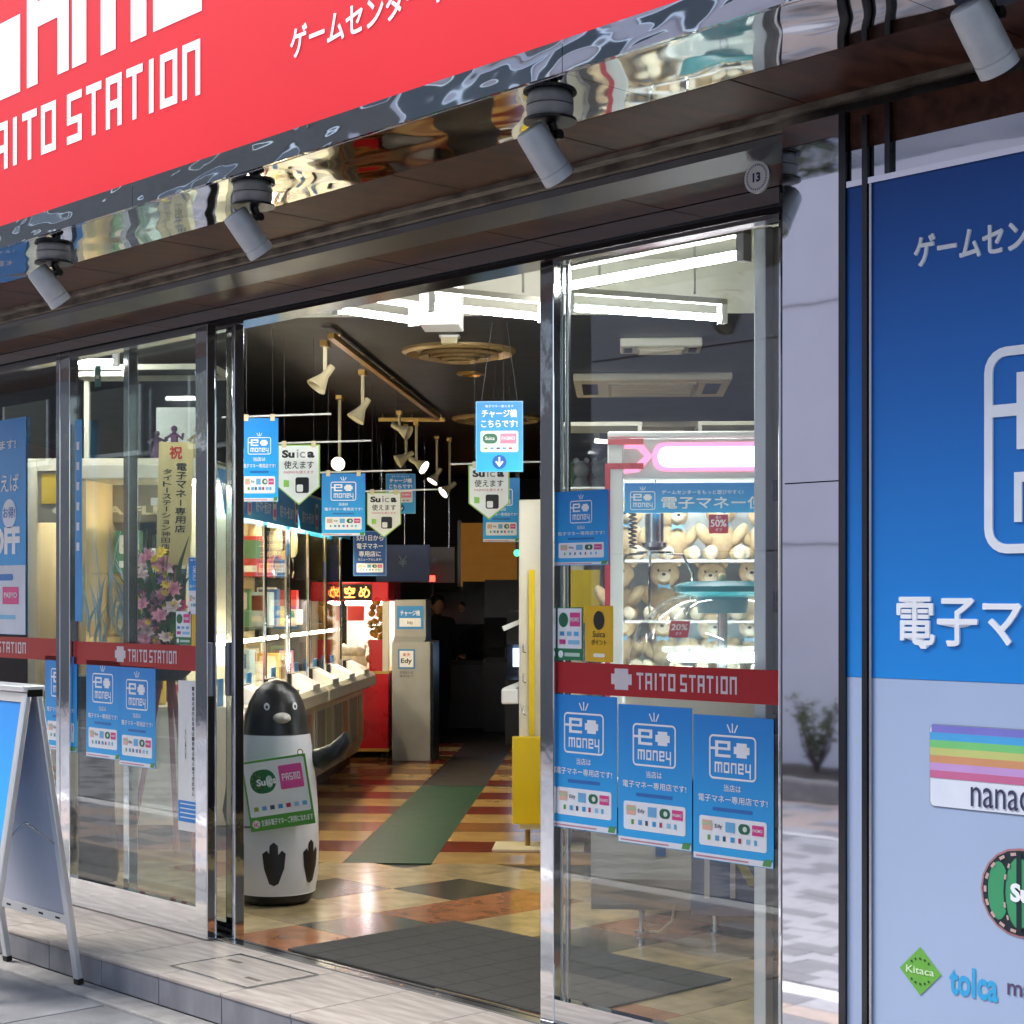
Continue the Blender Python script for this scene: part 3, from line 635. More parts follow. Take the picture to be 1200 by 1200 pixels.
# ================================================================ room
WL, WR, UB = -5.2, 2.6, 21.0
UE = 8.68                     # where the entrance tiles end
def ip(W, u): v = iw(W, u); return (v.x, v.y)
def face_u(W): return (0.06 - CAM.y - W * WD.y) / U.y
room = [ip(WL, face_u(WL)), ip(WR, face_u(WR)), ip(WR, UB), ip(WL, UB)]
fl = struct(MB().prism(room, -.15, -.008, axis='z').obj('floor', mat('floor_base', '3a322a', rough=.5, var=.1)))
TC = [mat('tile_terracotta', 'a8704c', rough=.16, var=.3, scale=7, detail=8), mat('tile_beige', 'b09a72', rough=.16, var=.28, scale=7, detail=8), mat('tile_slate', '5c5848', rough=.16, var=.35, scale=7, detail=8), mat('tile_sand', 'bda67a', rough=.16, var=.28, scale=7, detail=8)]
ts = .418
tproto = {}
rnd = random.Random(3)
for i in range(-13, 10):
    for j in range(-3, 14):
        x0, y0 = -.183 + i * ts, .815 + j * ts
        c = Vector((x0 + ts / 2, y0 + ts / 2, 0)) - Vector((CAM.x, CAM.y, 0)); u = c.dot(U); Wc = c.dot(WD)
        if y0 < -.6 or u > UE + .12 or not (WL + .4 < Wc < WR - .3): continue
        k = (i + 2 * j) % 4 if rnd.random() < .6 else rnd.randrange(4)
        # clip the square by the facade line and by the line where the vinyl starts
        poly = [Vector((x0 + .002, y0 + .002)), Vector((x0 + ts - .002, y0 + .002)), Vector((x0 + ts - .002, y0 + ts - .002)), Vector((x0 + .002, y0 + ts - .002))]
        def clip(poly, n, d):
            out = []
            for a in range(len(poly)):
                A, B = poly[a], poly[(a + 1) % len(poly)]; da, db = A.dot(n) - d, B.dot(n) - d
                if da <= 0: out.append(A)
                if (da < 0 < db) or (db < 0 < da): out.append(A + (B - A) * (da / (da - db)))
            return out
        U2 = Vector((U.x, U.y)); C2 = Vector((CAM.x, CAM.y))
        poly = clip(poly, U2, UE + C2.dot(U2)); poly = clip(poly, Vector((0, -1)), -.055) if poly else poly
        if len(poly) < 3: continue
        full = len(poly) == 4 and y0 > .06 and max((v - C2).dot(U2) for v in poly) < UE - .001
        if full and k in tproto:
            o = tproto[k].copy(); C.objects.link(o); o.location = (x0, y0, 0)
        else:
            o = MB().prism([(v.x - x0, v.y - y0) for v in poly], -.0075, 0, axis='z').obj('floor_tile', TC[k], fl); o.location = (x0, y0, 0)
            if full: tproto[k] = o
VC = {'y': mat('vinyl_yellow', 'b8935a', rough=.2, var=.16, scale=5), 'r': mat('vinyl_red', '7a3626', rough=.2, var=.14, scale=5), 'o': mat('vinyl_tan', '94653c', rough=.2, var=.14, scale=5), 'g': mat('vinyl_green', '2c4a34', rough=.4, var=.2, scale=8)}
u = UE + .004; r_ = .392; i = 0; seqs = 'yryoyryr'
while u < 15.5:
    for (a, b) in ((WL + .3, -1.387), (-.935, WR - .2)):
        o = box('vinyl_strip', VC[seqs[i % 8]], fl, a, 0, -.0075, b, r_ - .003, 0); o.location = iw(0, u); o.rotation_euler.z = IROT
    u += r_; i += 1
o = box('vinyl_strip', VC['g'], fl, -1.385, 0, -.0075, -.937, 12.2 - UE, .0002); o.location = iw(0, UE + .004); o.rotation_euler.z = IROT
o = box('floor_joint', 'dark_metal', fl, WL + .3, 12.2, -.0075, WR - .2, 12.23, .0015); o.location = iw(0, 0); o.rotation_euler.z = IROT
def wall(name, m, W0, u0, W1, u1, z0=-.02, z1=3.1):
    o = struct(box(name, m, None, W0, u0, z0, W1, u1, z1)); o.location = iw(0, 0); o.rotation_euler.z = IROT; return o
wall('back_wall', 'dark_room', WL, UB, WR, UB + .1); wall('side_wall_left', 'dark_room', WL - .1, face_u(WL) + .15, WL, UB); wall('side_wall_right', 'dark_room', WR, face_u(WR) + .2, WR + .1, UB)
ZC = 2.75
o = wall('ceiling_black', 'black_ceiling', WL, UE, WR, UB, ZC, ZC + .1)
box('edge_trim', 'cream_ceiling', o, WL, UE - .02, ZC - .003, WR, UE - .001, ZC + .3)
rm2 = [ip(WL, face_u(WL) + .1), ip(WR, face_u(WR) + .1), ip(WR, UE + .3), ip(WL, UE + .3)]
if True:
    cl = [(-6.2, .14), (5.7, .14), ip(WR, UE - .03), ip(WL, UE - .03)]
    cl = [ip(WL, face_u(WL) + .1), (5.6, .142), ip(WR, UE - .022), ip(-3.1, UE - .022), (iw(-3.1, UE).x - .4, .2)]
    struct(MB().prism([(-5.3, .142), (5.7, .142), ip(WR, UE - .022), ip(-3.4, UE - .022), ip(WL, UE + .9)], 3.02, 3.1, axis='z').obj('ceiling_entrance', 'cream_ceiling'))
# side closure above the left machines (lower dark ceiling and red wall far left)
wall('wall_red', 'red_wall', -4.9, 11.2, -4.85, 15.5, 0, 2.6)

def ithing(name, label, cat, W, u, z=0, group=None, rot=0): return thing(name, label, cat, iw(W, u, z), IROT + rot, group)
# ---------------------------------------------------------------- door mat
dm = thing('door_mat', 'grey brick patterned door mat just inside the entrance', 'door mat', (.95, .475, 0))
box('pad', 'mat_grey', dm, -.74, -.41, .0005, .74, .425, .009, b=.003)
mb = MB()
for i in range(1, 10): mb.box(-.74 + i * .148 - .003, -.408, .009, -.74 + i * .148 + .003, .423, .0095)
for i in range(10):
    for j in range(6): mb.box(-.735 + i * .148, -.4 + j * .14 + (i % 2) * .06, .009, -.6 + i * .148, -.396 + j * .14 + (i % 2) * .06, .0093)
mb.obj('groove_lines', 'rubber', dm)
# ---------------------------------------------------------------- ceiling fittings
def tube_fit(label, p0, p1, z, r=.02):
    p0, p1 = Vector(p0), Vector(p1); d = p1 - p0; L = d.length
    o = thing('fluorescent_light', label, 'ceiling light', (p0.x, p0.y, z), math.atan2(d.y, d.x), 'bare fluorescent tubes over the entrance')
    tube('lamp_tube', 'tube_light', o, [(.03, 0, 0), (L - .03, 0, 0)], r, 10)
    for x in (0, L - .03): box('socket', 'white_plastic', o, x, -.02, -.025, x + .03, .02, .06)
    box('housing', 'cream_ceiling', o, .0, -.02, .06, L, .02, .085); tube('hanger', 'steel', o, [(L * .2, 0, .1), (L * .2, 0, 3.02 - z)], .006, 6); tube('hanger', 'steel', o, [(L * .8, 0, .1), (L * .8, 0, 3.02 - z)], .006, 6)
def fxy(px, y): return (fx(px, y), y)
yT = .42; zT = fz(765, 317, yT)
tube_fit('long bare fluorescent tube seen at the top of the right glass door', (fx(657, yT), yT, 0), (fx(876, yT), yT, 0), zT, .014)
for (a, b, py, u, lab) in ((664, 850, 360, 7.6, 'glowing tube imitating a diagonal reflection behind the right door close to the dark ceiling edge'), (500, 640, 358, 7.4, 'bare fluorescent tube over the entrance right of the white hanging box'), (392, 488, 362, 7.5, 'bare fluorescent tube over the entrance left of the white hanging box')):  # first tube stands in for a diagonal light reflection
    q0, q1 = iw(wpx(a, u), u), iw(wpx(b, u + .35), u + .35)
    tube_fit(lab, q0, q1, zpx(a, py, u), .015)
for k_, (W_, u_) in enumerate(((-2.55, 8.3), (-3.3, 9.6))):
    tube_fit(('bare fluorescent tube above the flower stand at the left', 'bare fluorescent tube above the glass display case at the left')[k_], iw(W_ - .6, u_), iw(W_ + .5, u_), 2.66, .014)
u_ = 8.1; a, b = wpx(491, u_), wpx(538, u_); z0, z1 = zpx(515, 380, u_), zpx(515, 325, u_)
o = ithing('ceiling_box', 'white box hanging from the ceiling over the entrance', 'light box', a, u_, z0); box('body', 'white_plastic', o, 0, 0, 0, b - a, .24, z1 - z0, b=.006); box('hanger', 'steel', o, (b - a) / 2 - .02, .1, z1 - z0, (b - a) / 2 + .02, .14, 3.02 - z0)
def round_vent(label, px, py, rpx):
    u = (ZC - CAM.z) * FPX / (HOR - py); r = rpx / FPX * u
    o = ithing('round_air_vent', label, 'air vent', wpx(px, u), u, ZC, 'round ceiling air vents')
    MB().lathe([(r, 0), (r, -.015), (r * .93, -.03), (r * .86, -.012), (r * .8, -.0), (r * .74, -.01)], 40).obj('outer_ring', 'diffuser_tan', o, smooth=True)
    for k, f in enumerate((.68, .5, .32)): MB().lathe([(r * f, -.02 - .012 * k), (r * (f + .03), -.045 - .012 * k), (r * f * .8, -.03 - .012 * k), (r * f * .75, -.01)], 36).obj('inner_ring', 'diffuser_tan', o, smooth=True)
    MB().lathe([(.02, 0), (.02, -.06), (r * .2, -.07), (0, -.08)], 16).obj('hub', 'diffuser_tan', o, smooth=True)
round_vent('large round tan air vent in the black ceiling near the entrance', 538, 409, 67); round_vent('farther round tan air vent partly behind the hanging blue sign', 582, 489, 52)
u = (ZC - CAM.z) * FPX / (HOR - 436); o = ithing('ceiling_downlight', 'small round brass downlight in the black ceiling', 'downlight', wpx(552, u), u, ZC); MB().lathe([(.09, 0), (.09, -.012), (.06, -.02), (.05, -.002)], 24).obj('ring', 'brass', o, smooth=True); MB().lathe([(0, -.004), (.05, -.004), (.05, -.001)], 20).obj('lens', 'lamp_cream', o)
u = (ZC - CAM.z) * FPX / (HOR - 392); o = ithing('smoke_detector', 'small cream detector box on the black ceiling', 'detector', wpx(527, u), u, ZC); box('case', 'lamp_cream', o, -.045, -.03, -.045, .045, .03, 0, b=.006); box('base_plate', 'white_plastic', o, -.055, -.035, -.012, .055, .035, -.0005)
def ac(label, px, py, wpx_, dep):
    u = (ZC - CAM.z) * FPX / (HOR - py); w_ = wpx_ / FPX * u
    o = ithing('ceiling_air_conditioner', label, 'air conditioner', wpx(px, u) - w_ / 2, u, ZC, 'ceiling air conditioners')
    box('panel', 'cream', o, 0, 0, -.05, w_, dep, -.0005, b=.01); box('grille', mat('ac_grille', 'b4a88c', rough=.5), o, w_ * .22, dep * .15, -.062, w_ * .78, dep * .85, -.0505)
    for i in range(7): box('louvre', 'cream', o, w_ * .24, dep * (.2 + .09 * i), -.066, w_ * .76, dep * (.23 + .09 * i), -.0625)
    for s in (.05, .84): box('outlet', 'dark_metal', o, w_ * s, dep * .2, -.0525, w_ * (s + .1), dep * .8, -.0505)
ac('cream ceiling air conditioner nearest the right glass door', 765, 437, 186, .95); ac('farther cream ceiling air conditioner seen through the right glass door', 765, 494, 140, 1.2); ac('thin cream ceiling vent panel just behind the lit entrance ceiling', 775, 396, 96, .3)
# track lights
def spot_head(label, W, u, z, aim, lit=False, s=.6, stem=.1):
    o = ithing('track_spotlight', label, 'spotlight', W, u, z, 'ceiling track spotlights')
    d = Vector(aim).normalized(); mt = d.to_track_quat('-Z', 'Y').to_matrix().to_4x4()
    MB().lathe([(0, .1), (.03, .1), (.034, .06), (.034, .0), (.05, -.04), (.078, -.1), (.09, -.13), (.082, -.13), (.07, -.1), (.045, -.04), (0, -.03)], 24, mtx=mt @ Matrix.Scale(s, 4)).obj('shade', 'lamp_cream', o, smooth=True)
    if lit: MB().lathe([(0, -.118), (.076, -.118), (.07, -.1), (0, -.1)], 20, mtx=mt @ Matrix.Scale(s, 4)).obj('lamp', 'spot_glow', o)
    MB().tube([(0, 0, .02), (.0, 0, stem)], .011, 8).obj('stem', 'lamp_cream', o); box('adapter', 'brass', o, -.02, -.05, stem, .02, .05, stem + .03)
tz = 2.69
def track(label, W0, u0, W1, u1):
    o = ithing('light_track', label, 'light track', W0, u0, tz, 'ceiling light tracks'); d = Vector((W1 - W0, u1 - u0, 0))
    n = Vector((-d.y, d.x, 0)).normalized() * .018
    MB().prism([(n.x, n.y), (d.x + n.x, d.y + n.y), (d.x - n.x, d.y - n.y), (-n.x, -n.y)], 0, .03, axis='z').obj('rail', 'brass', o)
    for t in (.06, .5, .94): MB().tube([d * t + Vector((0, 0, .03)), d * t + Vector((0, 0, ZC - tz))], .006, 6).obj('hanger', 'brass', o)
track('brass light track running deep along the black ceiling', -1.50, 9.0, -1.38, 13.2)
track('short cream light track crossing the black ceiling', -1.85, 13.35, -1.34, 13.4)
def spx(px, py, u, aim, label, lit=False, s=.64): 
    z = zpx(px, py, u); spot_head(label, wpx(px, u), u, z, aim, lit, s, stem=max(.06, tz - z - .03))
spx(381, 440, 9.1, (-.55, -.3, -.8), 'unlit cream track spotlight nearest the entrance'); spx(425, 478, 10.3, (-.5, -.2, -.85), 'unlit cream track spotlight second from the entrance')
spx(468, 502, 12.6, (.85, -.2, -.45), 'cream track spotlight hanging from the short cross track'); spx(476, 535, 13.6, (-.8, -.3, -.5), 'cream track spotlight beside the lit one deep in the shop')
spx(488, 542, 13.4, (.85, -.35, -.55), 'lit white track spotlight farthest left of the three lit ones', True); spx(512, 556, 14.6, (-.5, -.3, -.8), 'lit white track spotlight between two other lit ones', True, .6); spx(527, 571, 14.8, (-.7, -.45, -.6), 'lit white track spotlight nearest the hanging pennant', True)
spx(398, 541, 11.6, (0, -1, -.3), 'lit white spotlight above the left crane machines', True, .55)

# ---------------------------------------------------------------- hanging signs
def hang(kind, label, px0, px1, py0, py1, u, lines='line'):
    a, b = wpx(px0, u), wpx(px1, u); z1, z0 = zpx((px0 + px1) / 2, py0, u), zpx((px0 + px1) / 2, py1, u); w_ = b - a; h = z1 - z0
    p = Print()
    if kind == 'e':
        t = emoney_poster(label, iw(a, u, z0), IROT, w_, h, 'blue hanging payment posters')
    elif kind == 'pennant':
        t = ithing('hanging_pennant', label, 'pennant', a, u, z0, 'white and green hanging pennants')
        P5 = lambda i: [(i, h * .3 + i * .3), (w_ / 2, i * 1.3), (w_ - i, h * .3 + i * .3), (w_ - i, h - i), (i, h - i)]
        MB().prism(P5(0), 0, .003).obj('board', mat('pennant_green', '9cc85a', rough=.45), t)
        p.poly(P5(w_ * .03), 'e8ebe6', 1, 'face'); p.text('Su', w_ * .1, h * .78, h * .13, '17181a', 2, bold=.05, w=w_ * .3); p.text('ic', w_ * .45, h * .78, h * .14, '8d9292', 2, w=w_ * .2); p.text('a', w_ * .7, h * .78, h * .105, '17181a', 2, bold=.05, w=w_ * .17)
        p.text('使えます', w_ * .5, h * .6, h * .13, '2a2c2c', 2, w=w_ * .7, al='c'); p.text('PASMOも使えます', w_ * .5, h * .52, h * .05, 'c86a7a', 2, w=w_ * .7, al='c')
        p.poly([(w_ * .14, h * .3), (w_ * .27, h * .3), (w_ * .27, h * .41), (w_ * .14, h * .42)], '8cc850', 2, 'card')
        p.rrect(w_ * .42, h * .2, w_ * .74, h * .46, w_ * .05, '17181a', 2, 'card'); p.rrect(w_ * .45, h * .22, w_ * .6, h * .34, w_ * .03, 'e8ebe6', 3, 'card')
        p.build(t)
    elif kind in ('charge', 'charge_dark'):
        t = ithing('hanging_sign', label, 'sign', a, u, z0, 'blue hanging direction signs'); sheet(t, w_, h, 'poster_blue', .003, 'board')
        p.ring(.002, .002, w_ - .002, h - .002, .004, .003, '8ec4ea', 1); p.text('電子マネー使えます', w_ * .5, h * .91, h * .035, 'cfe4f6', 1, w=w_ * .6, al='c')
        p.text('チャージ機', w_ * .5, h * .77, h * .11, WHITE, 1, w=w_ * .74, al='c', bold=.025); p.text('こちらです!', w_ * .5, h * .63, h * .1, WHITE, 1, w=w_ * .76, al='c', bold=.025)
        p.rrect(w_ * .1, h * .28, w_ * .9, h * .58, h * .03, 'e6e8ea', 1, 'card_panel'); p.rrect(w_ * .15, h * .4, w_ * .46, h * .54, h * .065, '2a6b4a', 2, 'card_panel'); p.text('Suica', w_ * .2, h * .45, h * .05, WHITE, 3, w=w_ * .2); p.rect(w_ * .52, h * .4, w_ * .86, h * .54, 'e88aa8', 2, 'card_panel'); p.text('PASMO', w_ * .55, h * .45, h * .05, WHITE, 3, w=w_ * .28)
        for i, c in enumerate(('6ba43a', '5aa8d8', '3a4a66', '2f9fd6', 'b8305a')): p.rect(w_ * (.18 + .13 * i), h * .32, w_ * (.25 + .13 * i), h * .345, c, 2, 'card_panel')
        cx = w_ * .5; r = h * .1; p.disc(cx, h * .14, r, r, '0f5cae', 1, 'arrow'); p.rect(cx - r * .13, h * .12, cx + r * .13, h * .14 + r * .7, WHITE, 2, 'arrow'); p.line((cx - r * .5, h * .15), (cx + r * .06, h * .14 - r * .62), r * .26, WHITE, 2, 'arrow'); p.line((cx + r * .5, h * .15), (cx - r * .06, h * .14 - r * .62), r * .26, WHITE, 3, 'arrow')
        p.build(t)
    else:
        t = ithing('hanging_sign', label, 'sign', a, u, z0, 'blue hanging direction signs'); sheet(t, w_, h, mat('deep_blue', '1a4f98', rough=.4), .003, 'board')
        p.ring(.002, .002, w_ - .002, h - .002, .004, .004, '6aa0d8', 1); p.text('5月1日から', w_ * .5, h * .78, h * .12, WHITE, 1, w=w_ * .8, al='c'); p.text('電子マネー', w_ * .5, h * .6, h * .12, WHITE, 1, w=w_ * .78, al='c'); p.text('専用店に', w_ * .5, h * .43, h * .12, WHITE, 1, w=w_ * .66, al='c'); p.text('リニューアルします!', w_ * .5, h * .34, h * .05, WHITE, 1, w=w_ * .7, al='c'); card_marks(p, w_ * .1, h * .08, w_ * .8, h * .2, 1); p.build(t)
    zt = z1 - z0
    if lines == 'line':
        for f in (.12, .88): tube('hanging_line', 'dark_metal', t, [(w_ * f, .002, zt - .004), (w_ * (.3 + .4 * f), .002, ZC - z0)], .0014, 5)
    elif lines == 'rod':
        tube('rod', 'white_plastic', t, [(-.1, .004, zt + .006), (w_ + .28, .004, zt + .02)], .005, 6)
        for f in (.15, .85): box('clip', 'lamp_cream', t, w_ * f - .012, -.004, zt - .015, w_ * f + .012, .01, zt + .02)
        for f in (.15, .85): tube('hanging_line', 'black_plastic', t, [(w_ * f, .004, zt + .01), (w_ * f, .004, ZC - z0)], .0012, 4)
hang('e', 'blue payment poster hanging just behind the open door stile', 282, 326, 490, 588, 9.0, 'rod')
hang('pennant', 'white and green pennant hanging nearest the open door stile', 325.5, 375, 521, 592, 9.4, 'rod')
hang('e', 'blue payment poster hanging between the two left pennants', 377, 428, 555, 628, 10.4, 'rod')
hang('pennant', 'white and green pennant hanging right of the blue hanging poster', 430, 470, 577, 630, 11.4, 'rod')
hang('charge_dark', 'dim blue charge machine sign hanging deep behind the small pennant', 452, 487, 555, 602, 14.0)
hang('may', 'dark blue opening notice hanging above the red crane machine', 414, 453, 622, 675, 12.8)
hang('charge', 'bright blue charge machine sign with white arrow hanging nearest the right door', 557.5, 613, 470, 553, 8.9)
hang('pennant', 'white and green pennant hanging under the blue arrow sign', 549, 597, 545, 609, 9.6, 'rod')
hang('e', 'blue payment poster hanging behind the rightmost pennant', 566, 609, 560, 635, 10.6)

# ---------------------------------------------------------------- left crane machines
def crane_row(label, u0, u1, seed):
    rr = random.Random(seed); L = u1 - u0; Wf = -1.93
    o = ithing('crane_game', label, 'arcade machine', Wf, u0, 0, 'cream crane games along the left')
    zc = .74; d = 1.0; ht = 1.98
    MB().prism([(-d, .1), (-.14, .1), (-.1, .2), (-.1, zc - .13), (-d, zc - .13)], 0, L).obj('cabinet', 'cream', o)
    MB().prism([(-d, 0), (-.2, 0), (-.2, .1), (-d, .1)], .05, L - .05).obj('plinth', 'black_plastic', o)
    MB().prism([(-d, zc - .13), (-.05, zc - .13), (0, zc - .1), (.0, zc - .03), (-.03, zc), (-d, zc)], 0, L).obj('counter', 'cream', o)
    n = 3
    for i in range(n):
        a = L * i / n
        box('coin_door', 'grey_plastic', o, -.1, a + .06, .22, -.094, a + L / n * .5, zc - .18)
        MB().prism([(a + L / n * .58, .24), (a + L / n * .9, .24), (a + L / n * .84, zc - .18), (a + L / n * .64, zc - .18)], -.1, -.095, axis='x').obj('prize_chute', mat('chute_orange', 'c88a50', rough=.4) if (i + seed) % 2 else mat('chute_green', 'a8b890', rough=.4), o)
        MB().prism([(-.16, zc + .001), (-.02, zc + .001), (-.02, zc + .03), (-.16, zc + .1)], a + L / n * .35, a + L / n * .7).obj('control_panel', 'white_plastic', o)
        box('control_face', 'black_plastic', o, -.185, a + L / n * .33, zc + .001, -.161, a + L / n * .72, zc + .105)
        MB().box(-.25, a + L / n * .05, zc + .001, -.242, a + L / n * .22, zc + .15).obj('price_card', mat('card_blue', '2f80cc', rough=.4), o)
    for i in range(n + 1):
        a = min(max(L * i / n, .02), L - .02); tube('post', 'chrome', o, [(-.28, a, zc), (-.28, a, ht)], .013, 8)
    for i in range(n): box('pane', 'clear_plastic', o, -.284, L * i / n + .025, zc + .002, -.276, L * (i + 1) / n - .025, ht - .002)
    for s in (.004, L - .012): box('side_pane', 'clear_plastic', o, -d, s, zc + .002, -.305, s + .008, ht - .002)
    box('back_panel', mat('warm_back', 'd8bf8c', rough=.6, var=.15, scale=3), o, -d, .02, zc + .001, -d + .03, L - .02, ht)
    box('roof', 'cream', o, -d, 0, ht, -.24, L, ht + .08, b=.01)
    box('light_strip', 'warm_strip', o, -.45, .1, ht - .02, -.4, L - .1, ht - .001); box('light_strip', 'warm_strip', o, -.34, .1, 1.06, -.32, L - .1, 1.08)
    box('shelf', 'clear_plastic', o, -.95, .05, 1.46, -.45, L - .05, 1.47)
    ba = MB().prism([(-.236, ht + .06), (-.2, ht - .19), (-.204, ht - .19), (-.24, ht + .06)], .02, L - .02).obj('banner', 'poster_blue', o)
    p = Print(); 
    for i in range(3):
        p.text('電子マネー使えます', .06 + i * L / 3, .05, .075, WHITE, 1, w=L / 3 - .28); p.rrect(L / 3 * (i + 1) - .17, .02, L / 3 * (i + 1) - .06, .2, .02, 'e6e8ea', 1); p.disc(L / 3 * (i + 1) - .115, .15, .04, .03, '1f6b45', 2); p.rect(L / 3 * (i + 1) - .15, .04, L / 3 * (i + 1) - .08, .09, 'e0408a', 2)
    for q in p.build(ba): q.location = (-.196, 0, ht - .19); q.rotation_euler.z = R(90)
    box('shelf', 'clear_plastic', o, -.95, .05, 1.12, -.4, L - .05, 1.13); box('crane_rail', 'white_plastic', o, -.62, .05, ht - .14, -.56, L - .05, ht - .1)
    for i in range(n):
        a = L * (i + .45 + rr.uniform(-.1, .1)) / n
        c = MB().lathe([(.04, 0), (.05, -.05), (.05, -.16), (.03, -.2), (0, -.2)], 14, o=(-.59, a, ht - .14)).obj('claw_motor', mat('motor_cream', 'd8c49a', rough=.4), o, smooth=True)
        mb = MB()
        for s in (-1, 1): mb.tube([(-.59, a, ht - .33), (-.59, a + s * .09, ht - .38), (-.59, a + s * .1, ht - .45), (-.59, a + s * .05, ht - .5)], .007, 6)
        mb.obj('claw_arm', 'chrome', o)
    cols = ('c8281e', 'd8b040', 'b8d0d8', 'e0d8c0', '6a3a24', '2c5a90', 'd06078', 'f0e8d8', 'e8d8c0', '5a8a5a')
    for i in range(30):
        lv = i % 3; a = .15 + (i // 3 + rr.uniform(.1, .9)) * (L - .35) / 10; w_ = rr.uniform(.1, .2); h = rr.uniform(.1, .28); zz = (zc + .002, 1.131, 1.471)[lv]; xx = rr.uniform(-.85, -.55)
        c = cols[(i // 3 * 3 + seed + lv * 4) % 10]
        pos = iw(Wf, u0) + WD * xx + U * a
        q = MB().box(-w_ / 2, -.05, 0, w_ / 2, .05, h, b=.004).obj('prize_box', [ink(c)]); pr_ = Print(); pr_.rrect(-w_ * .38, h * .45, w_ * .38, h * .9, w_ * .08, cols[(i * 7 + 3 + seed) % 10], 1, 'box_art'); pr_.rect(-w_ * .38, h * .12, w_ * .2, h * .28, 'f0ead8', 1, 'box_art'); pr_.build(q, -.0505); q.location = (pos.x, pos.y, zz + .0005); q.rotation_euler.z = IROT + rr.uniform(-.5, .5)
        tag(q, {'c8281e': 'red', 'd8b040': 'yellow', 'b8d0d8': 'pale blue', 'e0d8c0': 'cream', '6a3a24': 'brown', '2c5a90': 'blue', 'd06078': 'pink', 'f0e8d8': 'white', 'e8d8c0': 'pale beige', '5a8a5a': 'green'}[c] + ' prize box ' + ('on the counter floor', 'on the middle glass shelf', 'on the upper glass shelf')[lv] + ' inside the ' + ('nearer' if seed == 1 else 'farther') + ' left crane game', 'prize box', 'prize boxes in the ' + ('nearer' if seed == 1 else 'farther') + ' left crane game')
crane_row('cream crane game behind the inflatable penguin', 9.3, 11.5, 1)
crane_row('cream crane game beyond the penguin next to the red machine', 11.54, 13.75, 2)

# ---------------------------------------------------------------- red crane machine
W0, W1, u0 = -2.35, wpx(459, 14.4), 14.2
o = ithing('red_crane_game', 'red crane game with gold plush beside the grey charge machine', 'arcade machine', W0, u0); w_ = W1 - W0; d = .8; ht = zpx(430, 682, 14.3)
box('base', 'red_paint', o, 0, 0, .08, w_, d, .72, b=.01); box('trim', 'gold_trim', o, -.004, -.006, .7, w_ + .004, d, .722); box('foot_trim', 'gold_trim', o, -.004, -.006, .06, w_ + .004, d, .085)
for (a, b_) in ((0, 0), (w_ - .05, 0), (0, d - .05), (w_ - .05, d - .05)): box('post', 'cream', o, a, b_, .722, a + .05, b_ + .05, ht - .16)
box('corner_panel', 'red_paint', o, w_ - .16, -.004, .722, w_ - .051, .02, .98); box('head', 'red_paint', o, 0, 0, ht - .16, w_, d, ht, b=.008); box('led_panel', 'black_plastic', o, .08, -.008, ht - .15, w_ - .14, -.0005, ht - .02)
p = Print(); p.text('空', .1, ht - .13, .09, 'led_orange', 1); p.text('め', .22, ht - .13, .09, 'led_orange', 1); p.build(o, -.0085)
box('front_pane', 'clear_plastic', o, .05, .02, .724, w_ - .05, .026, ht - .162); box('light_strip', 'cool_strip', o, .06, .3, ht - .19, w_ - .06, .36, ht - .162)
box('coin_panel', 'white_plastic', o, .06, -.008, .12, .2, -.001, .5); box('price_tag', 'red_led' if False else ink('c8281e'), o, .12, .012, ht - .32, .26, .018, ht - .2); box('back', 'cream', o, .02, d - .03, .722, w_ - .02, d - .005, ht - .16)
for k in range(4): MB().lathe([(.03, 0), (.035, .03), (.02, .06), (0, .06)], 12, o=((.06, w_ - .06)[k % 2], (.08, d - .08)[k // 2], 0)).obj('caster', 'black_plastic', o)
cl_ = MB(); rr = random.Random(5)
for i in range(34): cl_.ball((w_ - .1 + rr.uniform(-.06, .06), .06 + rr.uniform(-.03, .05), .76 + i * .0165 + rr.uniform(-.01, .01)), rr.uniform(.025, .04), 8)
gp = cl_.obj('gold_plush_bunch', mat('gold_plush', 'a87828', rough=.6, var=.4, scale=20)); gp.location = iw(W0, u0); gp.rotation_euler.z = IROT; tag(gp, 'bunch of small gold capsule charms hung inside the red crane game', 'charm bunch')
for i in range(5):
    q = MB().ball((0, 0, .07), (.06, .055, .07), 12).ball((0, -.01, .16), .05, 12).ball((-.04, 0, .2), .018, 8).ball((.04, 0, .2), .018, 8).obj('white_plush', 'plush_light', smooth=True); pos = iw(W0 + .09 + .06 * (i % 3), u0 + .15 + .12 * (i // 3)); q.location = (pos.x, pos.y, .7235 + (.0 if i < 3 else .0)); q.rotation_euler.z = IROT
    tag(q, ('front left', 'front middle', 'front right', 'back left', 'back middle')[i] + ' small white plush toy on the floor of the red crane game', 'plush toy', 'white plush toys in the red crane game')
